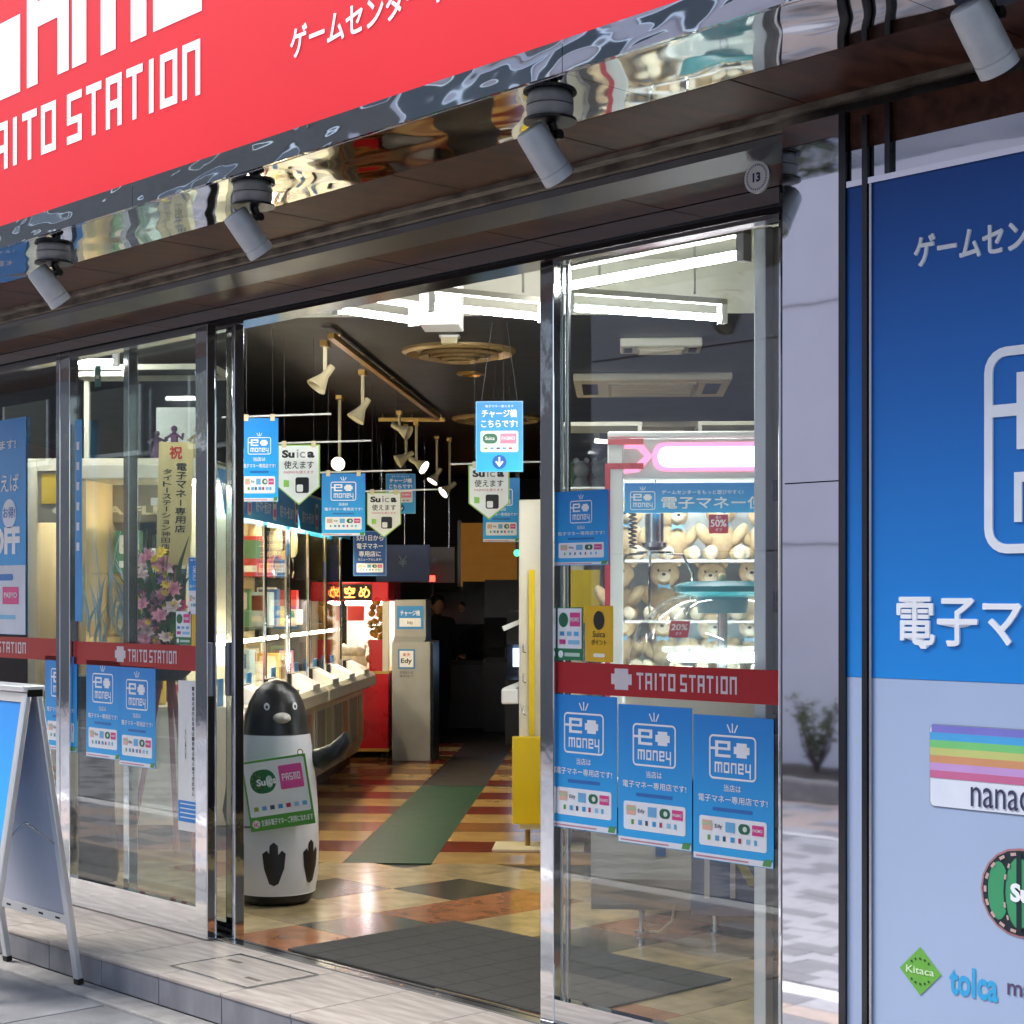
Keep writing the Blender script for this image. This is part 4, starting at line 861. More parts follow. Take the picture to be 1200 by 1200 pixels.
# ---------------------------------------------------------------- charge machine
W0, W1, u0 = wpx(461, 14.1), wpx(499, 14.1), 14.0
o = ithing('charge_machine', 'grey card charge machine with two blue posters beside the dark aisle', 'charge machine', W0, u0); w_ = W1 - W0; zt = zpx(480, 703, 14); zs_ = zpx(480, 752, 14)
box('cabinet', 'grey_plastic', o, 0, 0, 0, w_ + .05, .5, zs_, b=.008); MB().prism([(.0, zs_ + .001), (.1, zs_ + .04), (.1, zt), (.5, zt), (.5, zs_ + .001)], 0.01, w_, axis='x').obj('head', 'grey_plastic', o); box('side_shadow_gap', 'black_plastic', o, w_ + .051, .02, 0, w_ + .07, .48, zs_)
p = Print(); a, b_ = .03, w_ - .02; p.rect(a, zs_ + .1, b_, zt - .05, '2f86cc', 1); p.text('チャージ機', (a + b_) / 2, zt - .13, .045, WHITE, 2, w=.16, al='c'); p.text('こちらです!', (a + b_) / 2, zt - .19, .04, WHITE, 2, w=.16, al='c'); p.rect(a + .02, zs_ + .12, b_ - .02, zs_ + .19, 'e6e8ea', 2); p.text('Edy', (a + b_) / 2, zs_ + .135, .03, '30333a', 3, al='c')
for q in p.build(o): q.location.y = .0985
p = Print(); a = .05; zz = zs_ - .22; p.rect(a, zz, a + .14, zz + .16, '2f7ab8', 1); p.rect(a + .014, zz + .014, a + .126, zz + .146, 'e6e8ea', 2); p.text('楽天', a + .07, zz + .1, .03, 'b83a3a', 3, al='c'); p.text('Edy', a + .07, zz + .035, .05, '30333a', 3, w=.09, al='c', bold=.03); p.text('お支払いは', a + .07, zz - .04, .022, '40444a', 1, w=.11, al='c'); p.text('楽天Edyで', a + .07, zz - .07, .022, '40444a', 1, w=.11, al='c')
for q in p.build(o): q.location.y = -.0006
# ---------------------------------------------------------------- back of the shop
def dark_cab(label, W, u, w_, h, scr, facing=0):
    o = ithing('arcade_cabinet', label, 'arcade machine', W, u, 0, 'dark arcade cabinets at the back')
    MB().prism([(0, 0), (.7, 0), (.7, h), (.25, h), (.18, h * .75), (.3, h * .55), (0, h * .48)], 0, w_, axis='x').obj('body', 'dark_metal', o); box('control_shelf', 'black_plastic', o, .03, -.05, h * .46, w_ - .03, .1, h * .49)
    if scr: box('screen', scr, o, .06, .16, h * .58, w_ - .06, .17, h * .72)
    tube('joystick', 'steel', o, [(w_ * .4, .02, h * .49), (w_ * .4, .02, h * .55)], .008, 6)
for i, (px, u, w_, h, s) in enumerate(((508, 17.5, .6, 1.4, None), (566, 17.0, .55, 1.5, None), (592, 15.6, .5, 1.2, 'screen_blue'), (540, 19.2, .6, 1.5, None))): dark_cab(('dark arcade cabinet behind the grey charge machine', 'dark arcade cabinet left of the yellow machine', 'arcade cabinet with small blue screen by the yellow machine', 'dark arcade cabinet at the very back of the aisle')[i], wpx(px, u), u, w_, h, s)
o = ithing('lit_wall_panel', 'warm orange lit wall panel deep in the shop', 'wall panel', wpx(540, 20.5), 20.5, 1.45); a = wpx(606, 20.5) - wpx(540, 20.5); box('panel', mat('amber_panel', 'c08a48', rough=.6, emis='c8822e', es=.06), o, 0, 0, 0, a, .05, .75);  # emission paints the warm light falling on the wall
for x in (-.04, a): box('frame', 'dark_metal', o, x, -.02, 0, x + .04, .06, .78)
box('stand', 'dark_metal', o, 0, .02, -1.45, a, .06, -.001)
o = ithing('exit_lamp', 'small glowing green lamp deep behind the right door', 'lamp', wpx(606, 15), 15, zpx(606, 648, 15)); MB().ball((0, 0, 0), .03, 10).obj('lens', 'green_led', o); box('bracket', 'black_plastic', o, -.015, .02, -.02, .015, .1, ZC - zpx(606, 648, 15))
o = ithing('small_red_lamp', 'small red lamp glowing beside the back cabinets', 'lamp', wpx(506, 16.8), 16.8, zpx(506, 678, 16.8)); box('lens', 'red_led', o, -.03, 0, -.03, .03, .02, .03); box('pole', 'black_plastic', o, -.012, .02, -zpx(506, 678, 16.8), .012, .045, .04)
for k_, (px, py, u, ww, hh, c, lab) in enumerate(((472, 660, 16, .5, .34, 'deep_blue', 'dim blue yen poster board above the charge machine'), (500, 662, 17, .55, .35, 'grey_plastic', 'dim grey notice board hanging at the back'))):
    z0 = zpx(px, py, u) - hh / 2; o = ithing('notice_board', lab, 'notice board', wpx(px, u) - ww / 2, u, z0); box('board', c, o, 0, 0, 0, ww, .01, hh)
    p = Print(); p.text('¥' if k_ == 0 else 'SALE' if False else '両替', ww / 2, hh * .4, hh * .3, '9ab4d8', 1, al='c'); p.build(o)
    for f in (.1, .9): tube('hanging_line', 'steel', o, [(ww * f, .005, hh), (ww * f, .005, ZC - z0)], .002, 4)
# two people in dark clothes at the back
mat('dark_cloth', '0d0d10', rough=.9, var=.2); mat('skin', 'a8785c', rough=.6, var=.05); mat('hair', '0b0908', rough=.6, var=.2)
def person(label, W, u, h, rot):
    o = ithing('person', label, 'person', W, u, 0, None, rot); k = h / 1.7
    vs = [(0, 0, .92), (0, .01, 1.12), (0, 0, 1.36), (0, -.02, 1.46), (0, -.03, 1.5), (-.19, 0, 1.38), (-.25, -.05, 1.12), (-.2, -.24, .98), (-.18, -.31, .97), (.19, 0, 1.38), (.25, -.05, 1.12), (.2, -.24, 1.0), (.18, -.31, .99), (-.1, 0, .88), (-.11, -.02, .5), (-.11, .02, .09), (-.11, -.14, .04), (.1, 0, .88), (.11, -.02, .5), (.11, .02, .09), (.11, -.14, .04)]
    es = [(0, 1), (1, 2), (2, 3), (3, 4), (2, 5), (5, 6), (6, 7), (7, 8), (2, 9), (9, 10), (10, 11), (11, 12), (0, 13), (13, 14), (14, 15), (15, 16), (0, 17), (17, 18), (18, 19), (19, 20)]
    rd_ = [.15, .15, .16, .06, .055, .08, .055, .042, .035, .08, .055, .042, .035, .1, .07, .05, .04, .1, .07, .05, .04]
    me = bpy.data.meshes.new('body'); me.from_pydata([Vector(v) * k for v in vs], es, []); b = bpy.data.objects.new('body', me); C.objects.link(b); b.parent = o; me.materials.append(M['dark_cloth'])
    b.modifiers.new('skin', 'SKIN'); me.skin_vertices[0].data[0].use_root = True
    for i, r in enumerate(rd_): me.skin_vertices[0].data[i].radius = (r * k, r * k)
    b.modifiers.new('sub', 'SUBSURF').levels = 1; b.modifiers['sub'].render_levels = 2
    MB().ball((0, -.05, 1.6), (.075, .09, .115), 16).ball((0, -.145, 1.59), (.014, .02, .02), 8).ball((-.077, -.04, 1.59), (.012, .02, .03), 8).ball((.077, -.04, 1.59), (.012, .02, .03), 8).obj('head', 'skin', o, smooth=True).scale = (k, k, k)
    MB().ball((0, -.03, 1.635), (.088, .098, .105), 16).obj('hair', 'hair', o, smooth=True).scale = (k, k, k)
    for s in (-1, 1):
        mb = MB().ball((s * .178, -.34, .985), (.03, .045, .016), 10)
        for f in range(4): mb.tube([(s * (.158 + .014 * f), -.375, .985), (s * (.158 + .014 * f), -.41, .975), (s * (.158 + .014 * f), -.425, .955)], .008, 6)
        mb.tube([(s * .155, -.345, .985), (s * .14, -.37, .98)], .009, 6).obj('hand', 'skin', o, smooth=True).scale = (k, k, k)
person('dark clothed person standing left in the unlit aisle', wpx(521, 17.2) - .02, 16.6, 1.33, .5); person('dark clothed person standing right in the unlit aisle', wpx(546, 18), 17.8, 1.28, -.4)
# ================================================================ inflatable penguin
u_p = 1.35 * FPX / (1062 - HOR); Wp = wpx(325, u_p); k = 1.0
pg = ithing('inflatable_penguin', 'black and white inflatable penguin standing just inside the open door', 'inflatable figure', Wp - .015, u_p + .05, 0)
PR = [(.0, .0), (.12, .0), (.155, .012), (.172, .05), (.183, .12), (.188, .25), (.184, .4), (.176, .52), (.166, .62), (.155, .7), (.146, .76), (.136, .82), (.118, .88), (.09, .93), (.05, .965), (.0, .978)]
PS = []
for (r0, z0), (r1, z1) in zip(PR, PR[1:]):
    for t in range(3): PS.append((r0 + (r1 - r0) * t / 3, z0 + (z1 - z0) * t / 3))
PS.append(PR[-1])
def prad(z):
    for (r0, z0), (r1, z1) in zip(PR[2:], PR[3:]):
        if z0 <= z <= z1: return r0 + (r1 - r0) * (z - z0) / (z1 - z0)
    return .15
N = 40; mb = MB()
for i in range(len(PS) - 1):
    for j in range(N):
        a0, a1 = 2 * math.pi * j / N, 2 * math.pi * (j + 1) / N; am = (a0 + a1) / 2; z = (PS[i][1] + PS[i + 1][1]) / 2
        fr = -math.sin(am)                     # +1 faces the camera
        black = z < .045 or z > .742 or fr < -.25
        mb.add([(PS[i][0] * math.cos(a0), PS[i][0] * math.sin(a0), PS[i][1]), (PS[i][0] * math.cos(a1), PS[i][0] * math.sin(a1), PS[i][1]), (PS[i + 1][0] * math.cos(a1), PS[i + 1][0] * math.sin(a1), PS[i + 1][1]), (PS[i + 1][0] * math.cos(a0), PS[i + 1][0] * math.sin(a0), PS[i + 1][1])], [(0, 1, 2, 3)], 1 if black else 0)
body = mb.obj('body', ['inflate_white', 'inflate_black'], pg, smooth=False)
bm = bmesh.new(); bm.from_mesh(body.data); bmesh.ops.remove_doubles(bm, verts=bm.verts[:], dist=.0005); bmesh.ops.recalc_face_normals(bm, faces=bm.faces[:]); bm.to_mesh(body.data); bm.free(); body.data.polygons.foreach_set('use_smooth', [True] * len(body.data.polygons))
def decal(name, pts, m, th0, off=.002, thick=.0):
    "outline (arc length, z) wrapped round the body about the angle th0"
    vs = []
    n = len(pts); cx = sum(p_[0] for p_ in pts) / n; cz = sum(p_[1] for p_ in pts) / n
    rings = 4; V = []; F = []
    for q in range(rings + 1):
        f = q / rings
        for (s, z) in pts:
            ss, zz = cx + (s - cx) * f, cz + (z - cz) * f; r = prad(zz) + off; a = th0 + ss / r; V.append((r * math.cos(a), r * math.sin(a), zz))
    for q in range(rings):
        for i in range(n): F.append((q * n + i, q * n + (i + 1) % n, (q + 1) * n + (i + 1) % n, (q + 1) * n + i))
    return MB().add(V, F).obj(name, m, pg, smooth=True)
def ell(s, z, a, b, n=20): return [(s + a * math.cos(2 * math.pi * i / n), z + b * math.sin(2 * math.pi * i / n)) for i in range(n)]
FR = R(-68)
for s in (-.065, .065): decal('eye', ell(s, .865, .013, .016), 'inflate_white', FR, .002); decal('pupil', ell(s, .863, .006, .008), 'inflate_black', FR, .0035)
bd = Vector((math.cos(FR), math.sin(FR), 0)); mt = Matrix.Rotation(FR + R(90), 4, 'Z')
MB().lathe([(.04, .0), (.034, .03), (.018, .055), (0, .062)], 18, mtx=mt @ Matrix.Rotation(R(90), 4, 'X') @ Matrix.Diagonal((1, .62, 1, 1)), o=tuple(bd * .128 + Vector((0, 0, .815)))).obj('beak', mat('beak_grey', 'b0aca4', rough=.4), pg, smooth=True)
for zz in (.742, .05): r_ = prad(zz) + .0006; tube('seam', 'inflate_black' if zz > .1 else 'inflate_white', pg, [(r_ * math.cos(R(a)), r_ * math.sin(R(a)), zz) for a in range(0, 361, 12)], .0018, 5)
foot = [(-.05, .235), (-.03, .25), (-.02, .225), (-.018, .27), (.0, .285), (.018, .27), (.02, .225), (.035, .25), (.052, .235), (.045, .17), (.02, .105), (0, .095), (-.02, .105), (-.042, .17)]
for t in (FR - R(14), FR + R(42)): decal('foot', foot, 'inflate_black', t, .002)
MB().tube([(.13, .03, .63), (.2, .02, .625), (.27, .0, .66), (.305, -.01, .71), (.315, -.01, .745)], [.03, .05, .045, .03, .012], 12).obj('flipper', 'inflate_black', pg, smooth=True)
MB().tube([(-.14, .03, .56), (-.19, -.0, .5), (-.205, -.02, .4), (-.2, -.03, .32)], [.03, .035, .03, .012], 12).obj('flipper', 'inflate_black', pg, smooth=True)
tube('cord', 'rubber', pg, [(-.19 * math.cos(i * .4 - .1), -.19 * math.sin(i * .4 - .1) - .004, .33 + .006 * i) for i in range(8)], .003, 5)
W_, H_ = .285, .3
cb = ithing('card_sign', 'white and green card sign held in front of the inflatable penguin', 'sign', Wp - .075, u_p - .19, .335); cb.rotation_euler.y = R(-9); cb.rotation_euler.z = IROT - R(4)
box('board', mat('board_green', '4f9a34', rough=.35), cb, 0, 0, 0, W_, .006, H_, b=.001)
p = Print(); p.rrect(W_ * .03, H_ * .2, W_ * .97, H_ * .97, .008, 'e9ecea', 1, 'face'); p.rrect(W_ * .1, H_ * .52, W_ * .5, H_ * .86, H_ * .16, '1e6a3c', 2, 'card')
rr = random.Random(2)
for i in range(70):
    a, b_ = rr.uniform(W_ * .11, W_ * .27), rr.uniform(H_ * .55, H_ * .83)
    if (a < W_ * .16 and abs(b_ - H_ * .69) > H_ * .1): continue
    p.rect(a, b_, a + .004, b_ + .004, ('8a4a3a', '16301c', '6aa84a')[i % 3], 3, 'card')
p.text('Su', W_ * .2, H_ * .63, H_ * .1, WHITE, 4, w=W_ * .14, bold=.04); p.disc(W_ * .4, H_ * .68, W_ * .055, H_ * .085, 'c9d8cc', 4, 'card'); p.text('ic', W_ * .36, H_ * .63, H_ * .11, 'f4f6f4', 5, w=W_ * .08); p.text('a', W_ * .455, H_ * .64, H_ * .075, WHITE, 4, w=W_ * .05, bold=.04)
p.rrect(W_ * .56, H_ * .54, W_ * .92, H_ * .88, .006, 'e0509a', 2, 'card'); blockfit(p, 'PASMO', W_ * .6, W_ * .88, H_ * .66, H_ * .1, L=3)
for i, c in enumerate(('8aa84a', '5aa8d8', '3a4a66', '2f9fd6', 'c0305a', '8fc6e4', '5ab4d8')): p.rect(W_ * (.1 + .125 * i), H_ * .28, W_ * (.17 + .125 * i), H_ * .34, c, 2, 'card')
p.disc(W_ * .1, H_ * .1, W_ * .06, W_ * .06, 'f0e0e6', 2, 'card'); p.text('ic', W_ * .1, H_ * .065, H_ * .07, 'c03060', 3, al='c'); p.text('交通系電子マネーご利用になれます', W_ * .18, H_ * .06, H_ * .09, WHITE, 1, w=W_ * .8)
p.build(cb); 
tube('hook_ring', 'brass', cb, [(W_ * .93 + .012 * math.cos(i * .8), .003, H_ + .008 + .012 * math.sin(i * .8)) for i in range(9)], .0025, 5); tube('string', 'rubber', cb, [(0, .004, H_ * .97), (-.05, .07, H_ + .06), (-.1, .18, H_ + .07)], .0025, 5)

# ================================================================ yellow machine behind the right stile
u0 = 9.2; a, b_ = wpx(600, u0), wpx(640, u0)
o = ithing('yellow_game_machine', 'tall cream game machine with yellow front trim behind the right door stile', 'arcade machine', a, u0); zt = zpx(610, 585, u0); w_ = b_ - a
box('body', 'cream', o, .035, .03, .1, w_ + .2, .7, zt, b=.008); box('yellow_panel', 'yellow_paint', o, .0, 0, zpx(610, 966, u0), w_ + .12, .028, zpx(610, 863, u0), b=.006); box('yellow_strip', 'yellow_paint', o, .09, 0, zpx(610, 862, u0), .12, .028, zpx(610, 668, u0)); box('yellow_board', 'yellow_paint', o, wpx(668, u0) - a, -.02, zpx(680, 730, u0), wpx(703, u0) - a, .0, zpx(680, 668, u0))
box('board_stem', 'steel', o, wpx(684, u0) - a, -.012, .1, wpx(688, u0) - a, -.004, zpx(680, 730, u0))
for py in (728, 802): z = zpx(600, py, u0); MB().prism([(-.06, z - .03), (.06, z + .02), (.07, z), (-.05, z - .055)], .1, .2).obj('control_arm', 'white_plastic', o)
box('coin_box', 'white_plastic', o, -.06, .05, zpx(600, 826, u0), .034, .2, zpx(600, 808, u0), b=.01)
for py in (755, 790, 828): z = zpx(615, py, u0); tube('hook', 'steel', o, [(.06, .025, z), (.06, -.01, z - .01), (.06, -.01, z - .04), (.075, -.015, z - .045)], .004, 6)
tube('leg', 'brass', o, [(.08, .06, 0.012), (.08, .06, .1)], .014, 8); tube('leg', 'brass', o, [(w_ + .1, .06, 0.012), (w_ + .1, .06, .1)], .014, 8); tube('leg', 'brass', o, [(.3, .6, 0.012), (.3, .6, .1)], .014, 8)
box('base_plate', mat('plate_cream', 'd8cca8', rough=.5), o, -.1, -.1, .001, w_ + .2, .2, .012)

# ================================================================ bear crane game behind the right door
u0 = 7.75; W0 = wpx(712, u0); W1 = wpx(935, u0); w_ = W1 - W0; d = .95; ht = zpx(800, 513, u0)
o = ithing('bear_crane_game', 'white crane game with red outline and lit marquee full of teddy bears', 'arcade machine', W0, u0); zf = .72
box('base', 'cream', o, 0, 0, .12, w_, d, zf, b=.012); box('plinth', 'black_plastic', o, .06, .06, 0, w_ - .06, d - .06, .12)
for x in (0, w_ - .07): box('post', 'white_plastic', o, x, 0, zf, x + .07, .07, ht - .001, b=.006); box('post', 'white_plastic', o, x, d - .07, zf, x + .07, d, ht - .001, b=.006)
zq = zpx(800, 560, u0)
box('marquee', 'white_plastic', o, .071, .012, zq, w_ - .071, .12, ht - .004); box('roof', 'white_plastic', o, .0, .0, ht, w_, d, ht + .03, b=.008)
p = Print(.002); mh = ht - zq
p.rrect(.2, zq + .03, w_ - .1, ht - .02, mh * .3, 'pink_light', 1, 'marquee_frame'); p.rrect(.225, zq + .05, w_ - .12, ht - .04, mh * .22, 'marquee_light', 2, 'marquee_light_panel'); p.poly([(.075, ht - .02), (.15, ht - .02), (.2, zq + mh * .55), (.14, zq + .03), (.075, zq + .02), (.075, zq + .05), (.125, zq + .06), (.165, zq + mh * .55), (.13, ht - .045), (.075, ht - .045)], 'pink_light', 1, 'marquee_frame')
for q in p.build(o): q.location.y = .0105
MB().box(-.012, -.004, zf, .012, -.0005, zq + .04).box(-.012, -.004, zq + .04, .16, -.0005, zq + .066).obj('red_outline', 'red_paint', o); box('red_cap', 'red_paint', o, 0, -.006, ht - .03, .16, -.0006, ht - .004)
zb1, zb0 = zpx(800, 566, u0), zpx(800, 601, u0)
bn = box('banner', 'poster_blue', o, .075, -.006, zb0, w_ - .03, -.001, zb1); p = Print(); h = zb1 - zb0; emoney_logo(p, .1, zb0 + h * .1, h * .62, 1); p.text('ゲームセンターをもっと遊びやすく!', .24, zb0 + h * .62, h * .14, WHITE, 1, w=.36); p.text('電子マネー使えます', .24, zb0 + h * .14, h * .4, WHITE, 1, w=.68, bold=.02)
for q in p.build(o): q.location.y = -.0065
box('front_pane', 'clear_plastic', o, .072, .02, zf, w_ - .072, .026, zq); box('back_panel', mat('pale_back', 'c8d0d2', rough=.5), o, .02, d - .06, zf, w_ - .02, d - .03, ht - .01); box('light_strip', 'cool_strip', o, .1, .25, ht - .03, w_ - .1, .3, ht - .001); box('light_strip', 'cool_strip', o, .09, .14, zf + .02, w_ - .09, .16, zf + .04)
zsh = [zpx(800, 656, u0 + .6), zpx(800, 727, u0 + .6), zpx(800, 790, u0 + .6)]
for z in zsh: box('shelf', 'white_plastic', o, .08, .55, z - .012, w_ - .08, d - .061, z)
p = Print(); p.rect(0, 0, .085, .085, 'c82838', 1); p.text('50%', .0425, .03, .032, WHITE, 2, w=.07, al='c'); p.text('最大', .0425, .066, .012, WHITE, 2, al='c'); p.text('オフ', .0425, .01, .013, WHITE, 2, al='c')
for q in p.build(o): q.location = (wpx(831, u0) - W0, .018, zpx(850, 625, u0))
cx = wpx(767, u0 + .3) - W0; cz = zpx(767, 640, u0 + .3)
MB().lathe([(0, .15), (.045, .15), (.045, .02), (.06, .015), (.06, -.005), (.03, -.02), (0, -.02)], 18, o=(cx, .3, cz)).obj('claw_body', 'steel', o, smooth=True); tube('claw_cable', 'steel', o, [(cx, .3, cz + .15), (cx, .3, ht)], .008, 6); tube('claw_plate', 'steel', o, [(cx, .3, cz - .025), (cx, .3, cz - .035)], .085, 20)
tube('coil_cord', 'dark_metal', o, [(cx - .1 + .018 * math.cos(i * 1.3), .3 + .018 * math.sin(i * 1.3), cz - .01 + i * .004) for i in range(60)], .005, 5)
for (dx, dy) in ((-.13, 0), (.13, 0), (-.02, -.12)): tube('claw_arm', 'chrome', o, [(cx + dx * .4, .3 + dy * .4, cz - .035), (cx + dx, .3 + dy, cz - .04), (cx + dx * 1.35, .3 + dy * 1.3, cz - .13), (cx + dx * 1.3, .3 + dy * 1.3, cz - .27), (cx + dx * 1.05, .3 + dy, cz - .34)], .006, 6)
def bear(label, W, u, z, s, rot):
    t = ithing('teddy_bear', label, 'teddy bear', W, u, z, 'teddy bears in the crane game', rot)
    if 'b' not in bear.__dict__:
        bear.b = t
        MB().ball((0, 0, .11), (.085, .075, .11), 20).obj('torso', 'plush', t, smooth=True); hd_ = MB().ball((0, -.012, .265), (.085, .075, .078), 20).obj('head', 'plush', t, smooth=True)
        MB().ball((0, -.08, .25), (.038, .03, .03), 14).obj('muzzle', 'plush_light', hd_, smooth=True); MB().ball((0, -.112, .262), (.012, .008, .009), 10).obj('nose', 'black_plastic', hd_, smooth=True)
        for sx in (-1, 1):
            MB().ball((sx * .07, 0, .335), (.03, .018, .03), 12).obj('ear', 'plush', hd_, smooth=True); MB().ball((sx * .033, -.077, .285), .008, 8).obj('eye', 'black_plastic', hd_, smooth=True)
            MB().ball((sx * .1, -.04, .14), (.036, .036, .07), 14, mtx=Matrix.Rotation(R(sx * 32), 4, 'Y')).obj('arm', 'plush', t, smooth=True); MB().ball((sx * .075, -.09, .035), (.04, .075, .036), 14).obj('leg', 'plush', t, smooth=True); MB().ball((sx * .078, -.158, .04), (.036, .016, .04), 12).obj('foot', 'plush_light', t, smooth=True)
        MB().prism([(-.035, .175), (0, .188), (.035, .175), (.035, .21), (0, .197), (-.035, .21)], -.082, -.07).obj('bow_tie', mat('bow_blue', '6a9ab8', rough=.7), t)
    else:
        for k_ in kids(bear.b): dup(k_, t)
    t.scale = (s, s, s)
row = ('top', 'middle', 'bottom')
for r_, z in enumerate(zsh):
    for i, px in enumerate((727, 779, 834, 884)): bear('teddy bear ' + ('leftmost', 'second from the left', 'third from the left', 'rightmost')[i] + ' on the ' + row[r_] + ' shelf of the crane game', wpx(px + (10 if r_ == 0 else 0), u0 + .72), u0 + .72, z + .0005, .86 * random.uniform(.95, 1.05), random.uniform(-.32, .32))
# machine to the left behind the upper poster: shelf with toys
o = ithing('prize_rack', 'white price rack with small toys on top behind the upper right poster', 'rack', wpx(650, 9.9), 9.9); a = wpx(706, 9.9) - wpx(650, 9.9); zt = zpx(680, 580, 9.9)
box('frame', 'white_plastic', o, 0, 0, 0, a, .4, zt - .02); 
for i in range(5): box('drawer', 'grey_plastic', o, .02, -.01, .25 + i * .27, a * .55, -.001, .45 + i * .27)
for i in range(5):
    q = MB().ball((0, 0, .07), (.05, .045, .07), 12).ball((0, 0, .17), .05, 12).ball((-.03, 0, .22), .018, 8).ball((.03, 0, .22), .018, 8).obj('small_toy', [ink(('8a6a4a', '6a9a6a', '9a9aa0', '7a4a4a', '5a6a5a')[i])], smooth=True); pos = iw(wpx(650, 9.9) + .04 + i * .055, 9.98 + .12 * (i % 2), zt - .0195); q.location = pos; q.rotation_euler.z = IROT
    tag(q, ('brown', 'green', 'grey', 'dark red', 'dull olive')[i] + ' small toy on top of the white prize rack', 'toy', 'small toys on the prize rack')
# glass cases on top (bright frames over the bear machine)
for k_, (a, b_) in enumerate(((654, 752), (818, 920))):
    u = 9.0; W0_, W1_ = wpx(a, u), wpx(b_, u); z0, z1 = ht + .04, zpx(700, 499, u)
    o = ithing('top_display_case', ('clear display case with white frame above the prize rack', 'clear display case with white frame above the teddy bear crane game')[k_], 'display case', W0_, u, 0); ww = W1_ - W0_
    for x in (0, ww - .02):
        for y in (0, .38): box('post', 'cream', o, x, y, 0, x + .02, y + .02, z1)
    box('top_frame', 'cream', o, 0, -.001, z1, ww, .401, z1 + .02); box('pane', 'clear_plastic', o, .021, .004, 1.2, ww - .021, .01, z1 - .001); box('tray', 'white_plastic', o, .021, .012, 1.9, ww - .021, .379, 1.91)
glass_mat('dome_glass', tint=(.95, .97, .97), ior=1.6, extra=.03)
# ================================================================ dome game in front of it
u0 = 7.15; cxp = wpx(848, u0); rD = (848 - 737) / FPX * u0
o = ithing('dome_game', 'cream prize game with clear dome and teal cap behind the right door', 'arcade machine', cxp, u0 + .1); zd = zpx(848, 800, u0); ztop = zpx(848, 690, u0)
MB().lathe([(rD, zd), (rD * .99, zd + (ztop - zd) * .3), (rD * .9, zd + (ztop - zd) * .6), (rD * .66, zd + (ztop - zd) * .86), (rD * .35, ztop - .01), (0.001, ztop)], 40).obj('dome', 'dome_glass', o, smooth=True)
MB().lathe([(0, ztop + .035), (.16, ztop + .03), (.2, ztop + .01), (.2, ztop - .012), (.13, ztop - .03), (0, ztop - .03)], 32).obj('cap', mat('teal', '1f8a94', rough=.25), o, smooth=True); MB().ball((0, 0, ztop + .05), .018, 10).obj('cap_knob', 'lamp_cream', o, smooth=True)
MB().lathe([(0, .1), (rD * .9, .1), (rD * 1.02, zd - .1), (rD * 1.04, zd - .02), (rD * 1.0, zd - .002), (0, zd - .002)], 32).obj('drum', 'cream', o, smooth=True)
tube('ring_light', mat('ring_glow', 'ffffff', emis=(.85, .97, 1), es=9, var=0), o, [(rD * .55 * math.cos(i * .3), rD * .55 * math.sin(i * .3), zd + .1) for i in range(22)], .014, 8); tube('column', 'steel', o, [(0, 0, zd), (0, 0, ztop - .1)], .022, 14); MB().lathe([(.0, ztop - .031), (.11, ztop - .031), (.1, ztop - .1), (0, ztop - .1)], 24).obj('dispenser', mat('teal_dark', '2a5a66', rough=.3), o, smooth=True)
zb = zpx(760, 1000, u0); xl, xm, xr = wpx(694, u0) - cxp, wpx(806, u0) - cxp, wpx(884, u0) - cxp
MB().prism([(-.34, .1), (-.46, .24), (-.46, .62), (-.3, .62), (-.3, .1)], xl, xm, axis='x').obj('front_cabinet', 'cream', o); box('window', 'dark_metal', o, xl + .08, -.468, .42, xl + .24, -.4605, .52); box('icon_plate', ink('2f6fb0'), o, xm - .14, -.466, .33, xm - .1, -.4605, .38)
box('blue_cabinet', mat('cab_blue', '2a4a78', rough=.4, var=.3, scale=5), o, xm + .002, -.45, .1, xr + .2, -.3, .62)
for i in range(3): box('silver_trim', 'alu', o, xm + .05 + .1 * i, -.462, .17, xm + .07 + .1 * i, -.4505, .6)
MB().prism([(xm + .02, .58), (xm + .06, .58), (xm + .26, .22), (xm + .22, .22)], -.47, -.463).obj('yellow_stripe', mat('olive_yellow', 'a89a3a', rough=.4), o)
for x in (xl + .2, xm + .1): tube('leg', 'steel', o, [(x, -.32, 0), (x, -.32, .11)], .012, 8); tube('foot', 'steel', o, [(x, -.32, 0), (x, -.32, .015)], .03, 10)
tube('power_cord', 'lamp_cream', o, [(xm - .06, -.36, .16), (xm - .07, -.35, .06), (xm - .12, -.34, .012), (xm - .2, -.3, .01)], .006, 6)
p = Print(); p.rect(0, 0, .09, .07, 'c83040', 1); p.text('20%', .045, .03, .026, WHITE, 2, w=.075, al='c'); p.text('オフ', .045, .01, .012, WHITE, 2, al='c')
for q in p.build(o): q.location = (wpx(782, u0) - cxp, -rD * .62, zpx(782, 746, u0)); q.rotation_euler = (R(-18), 0, R(-32))
rr = random.Random(9)
for i in range(8):
    a = i * .8 + rr.uniform(-.2, .2); r = rr.uniform(.12, rD * .75); c = ('d8c8a0', 'e8e4dc', '9ab4c0', 'c08a60', 'b04a4a', '4a6aa0', 'd8b840', '5a8a5a')[i]
    q = MB().box(-.035, -.03, 0, .035, .03, rr.uniform(.03, .07), b=.004).obj('candy_pack', [ink(c)]); pos = iw(cxp, u0 + .1) + WD * (r * math.cos(a)) + U * (r * math.sin(a)); q.location = (pos.x, pos.y, zd - .0015); q.rotation_euler.z = rr.uniform(0, 3)
    tag(q, {'d8c8a0': 'tan', 'e8e4dc': 'white', '9ab4c0': 'pale blue', 'c08a60': 'orange', 'b04a4a': 'red', '4a6aa0': 'blue', 'd8b840': 'yellow', '5a8a5a': 'green'}[c] + ' candy pack lying under the clear dome', 'candy pack', 'candy packs under the dome')

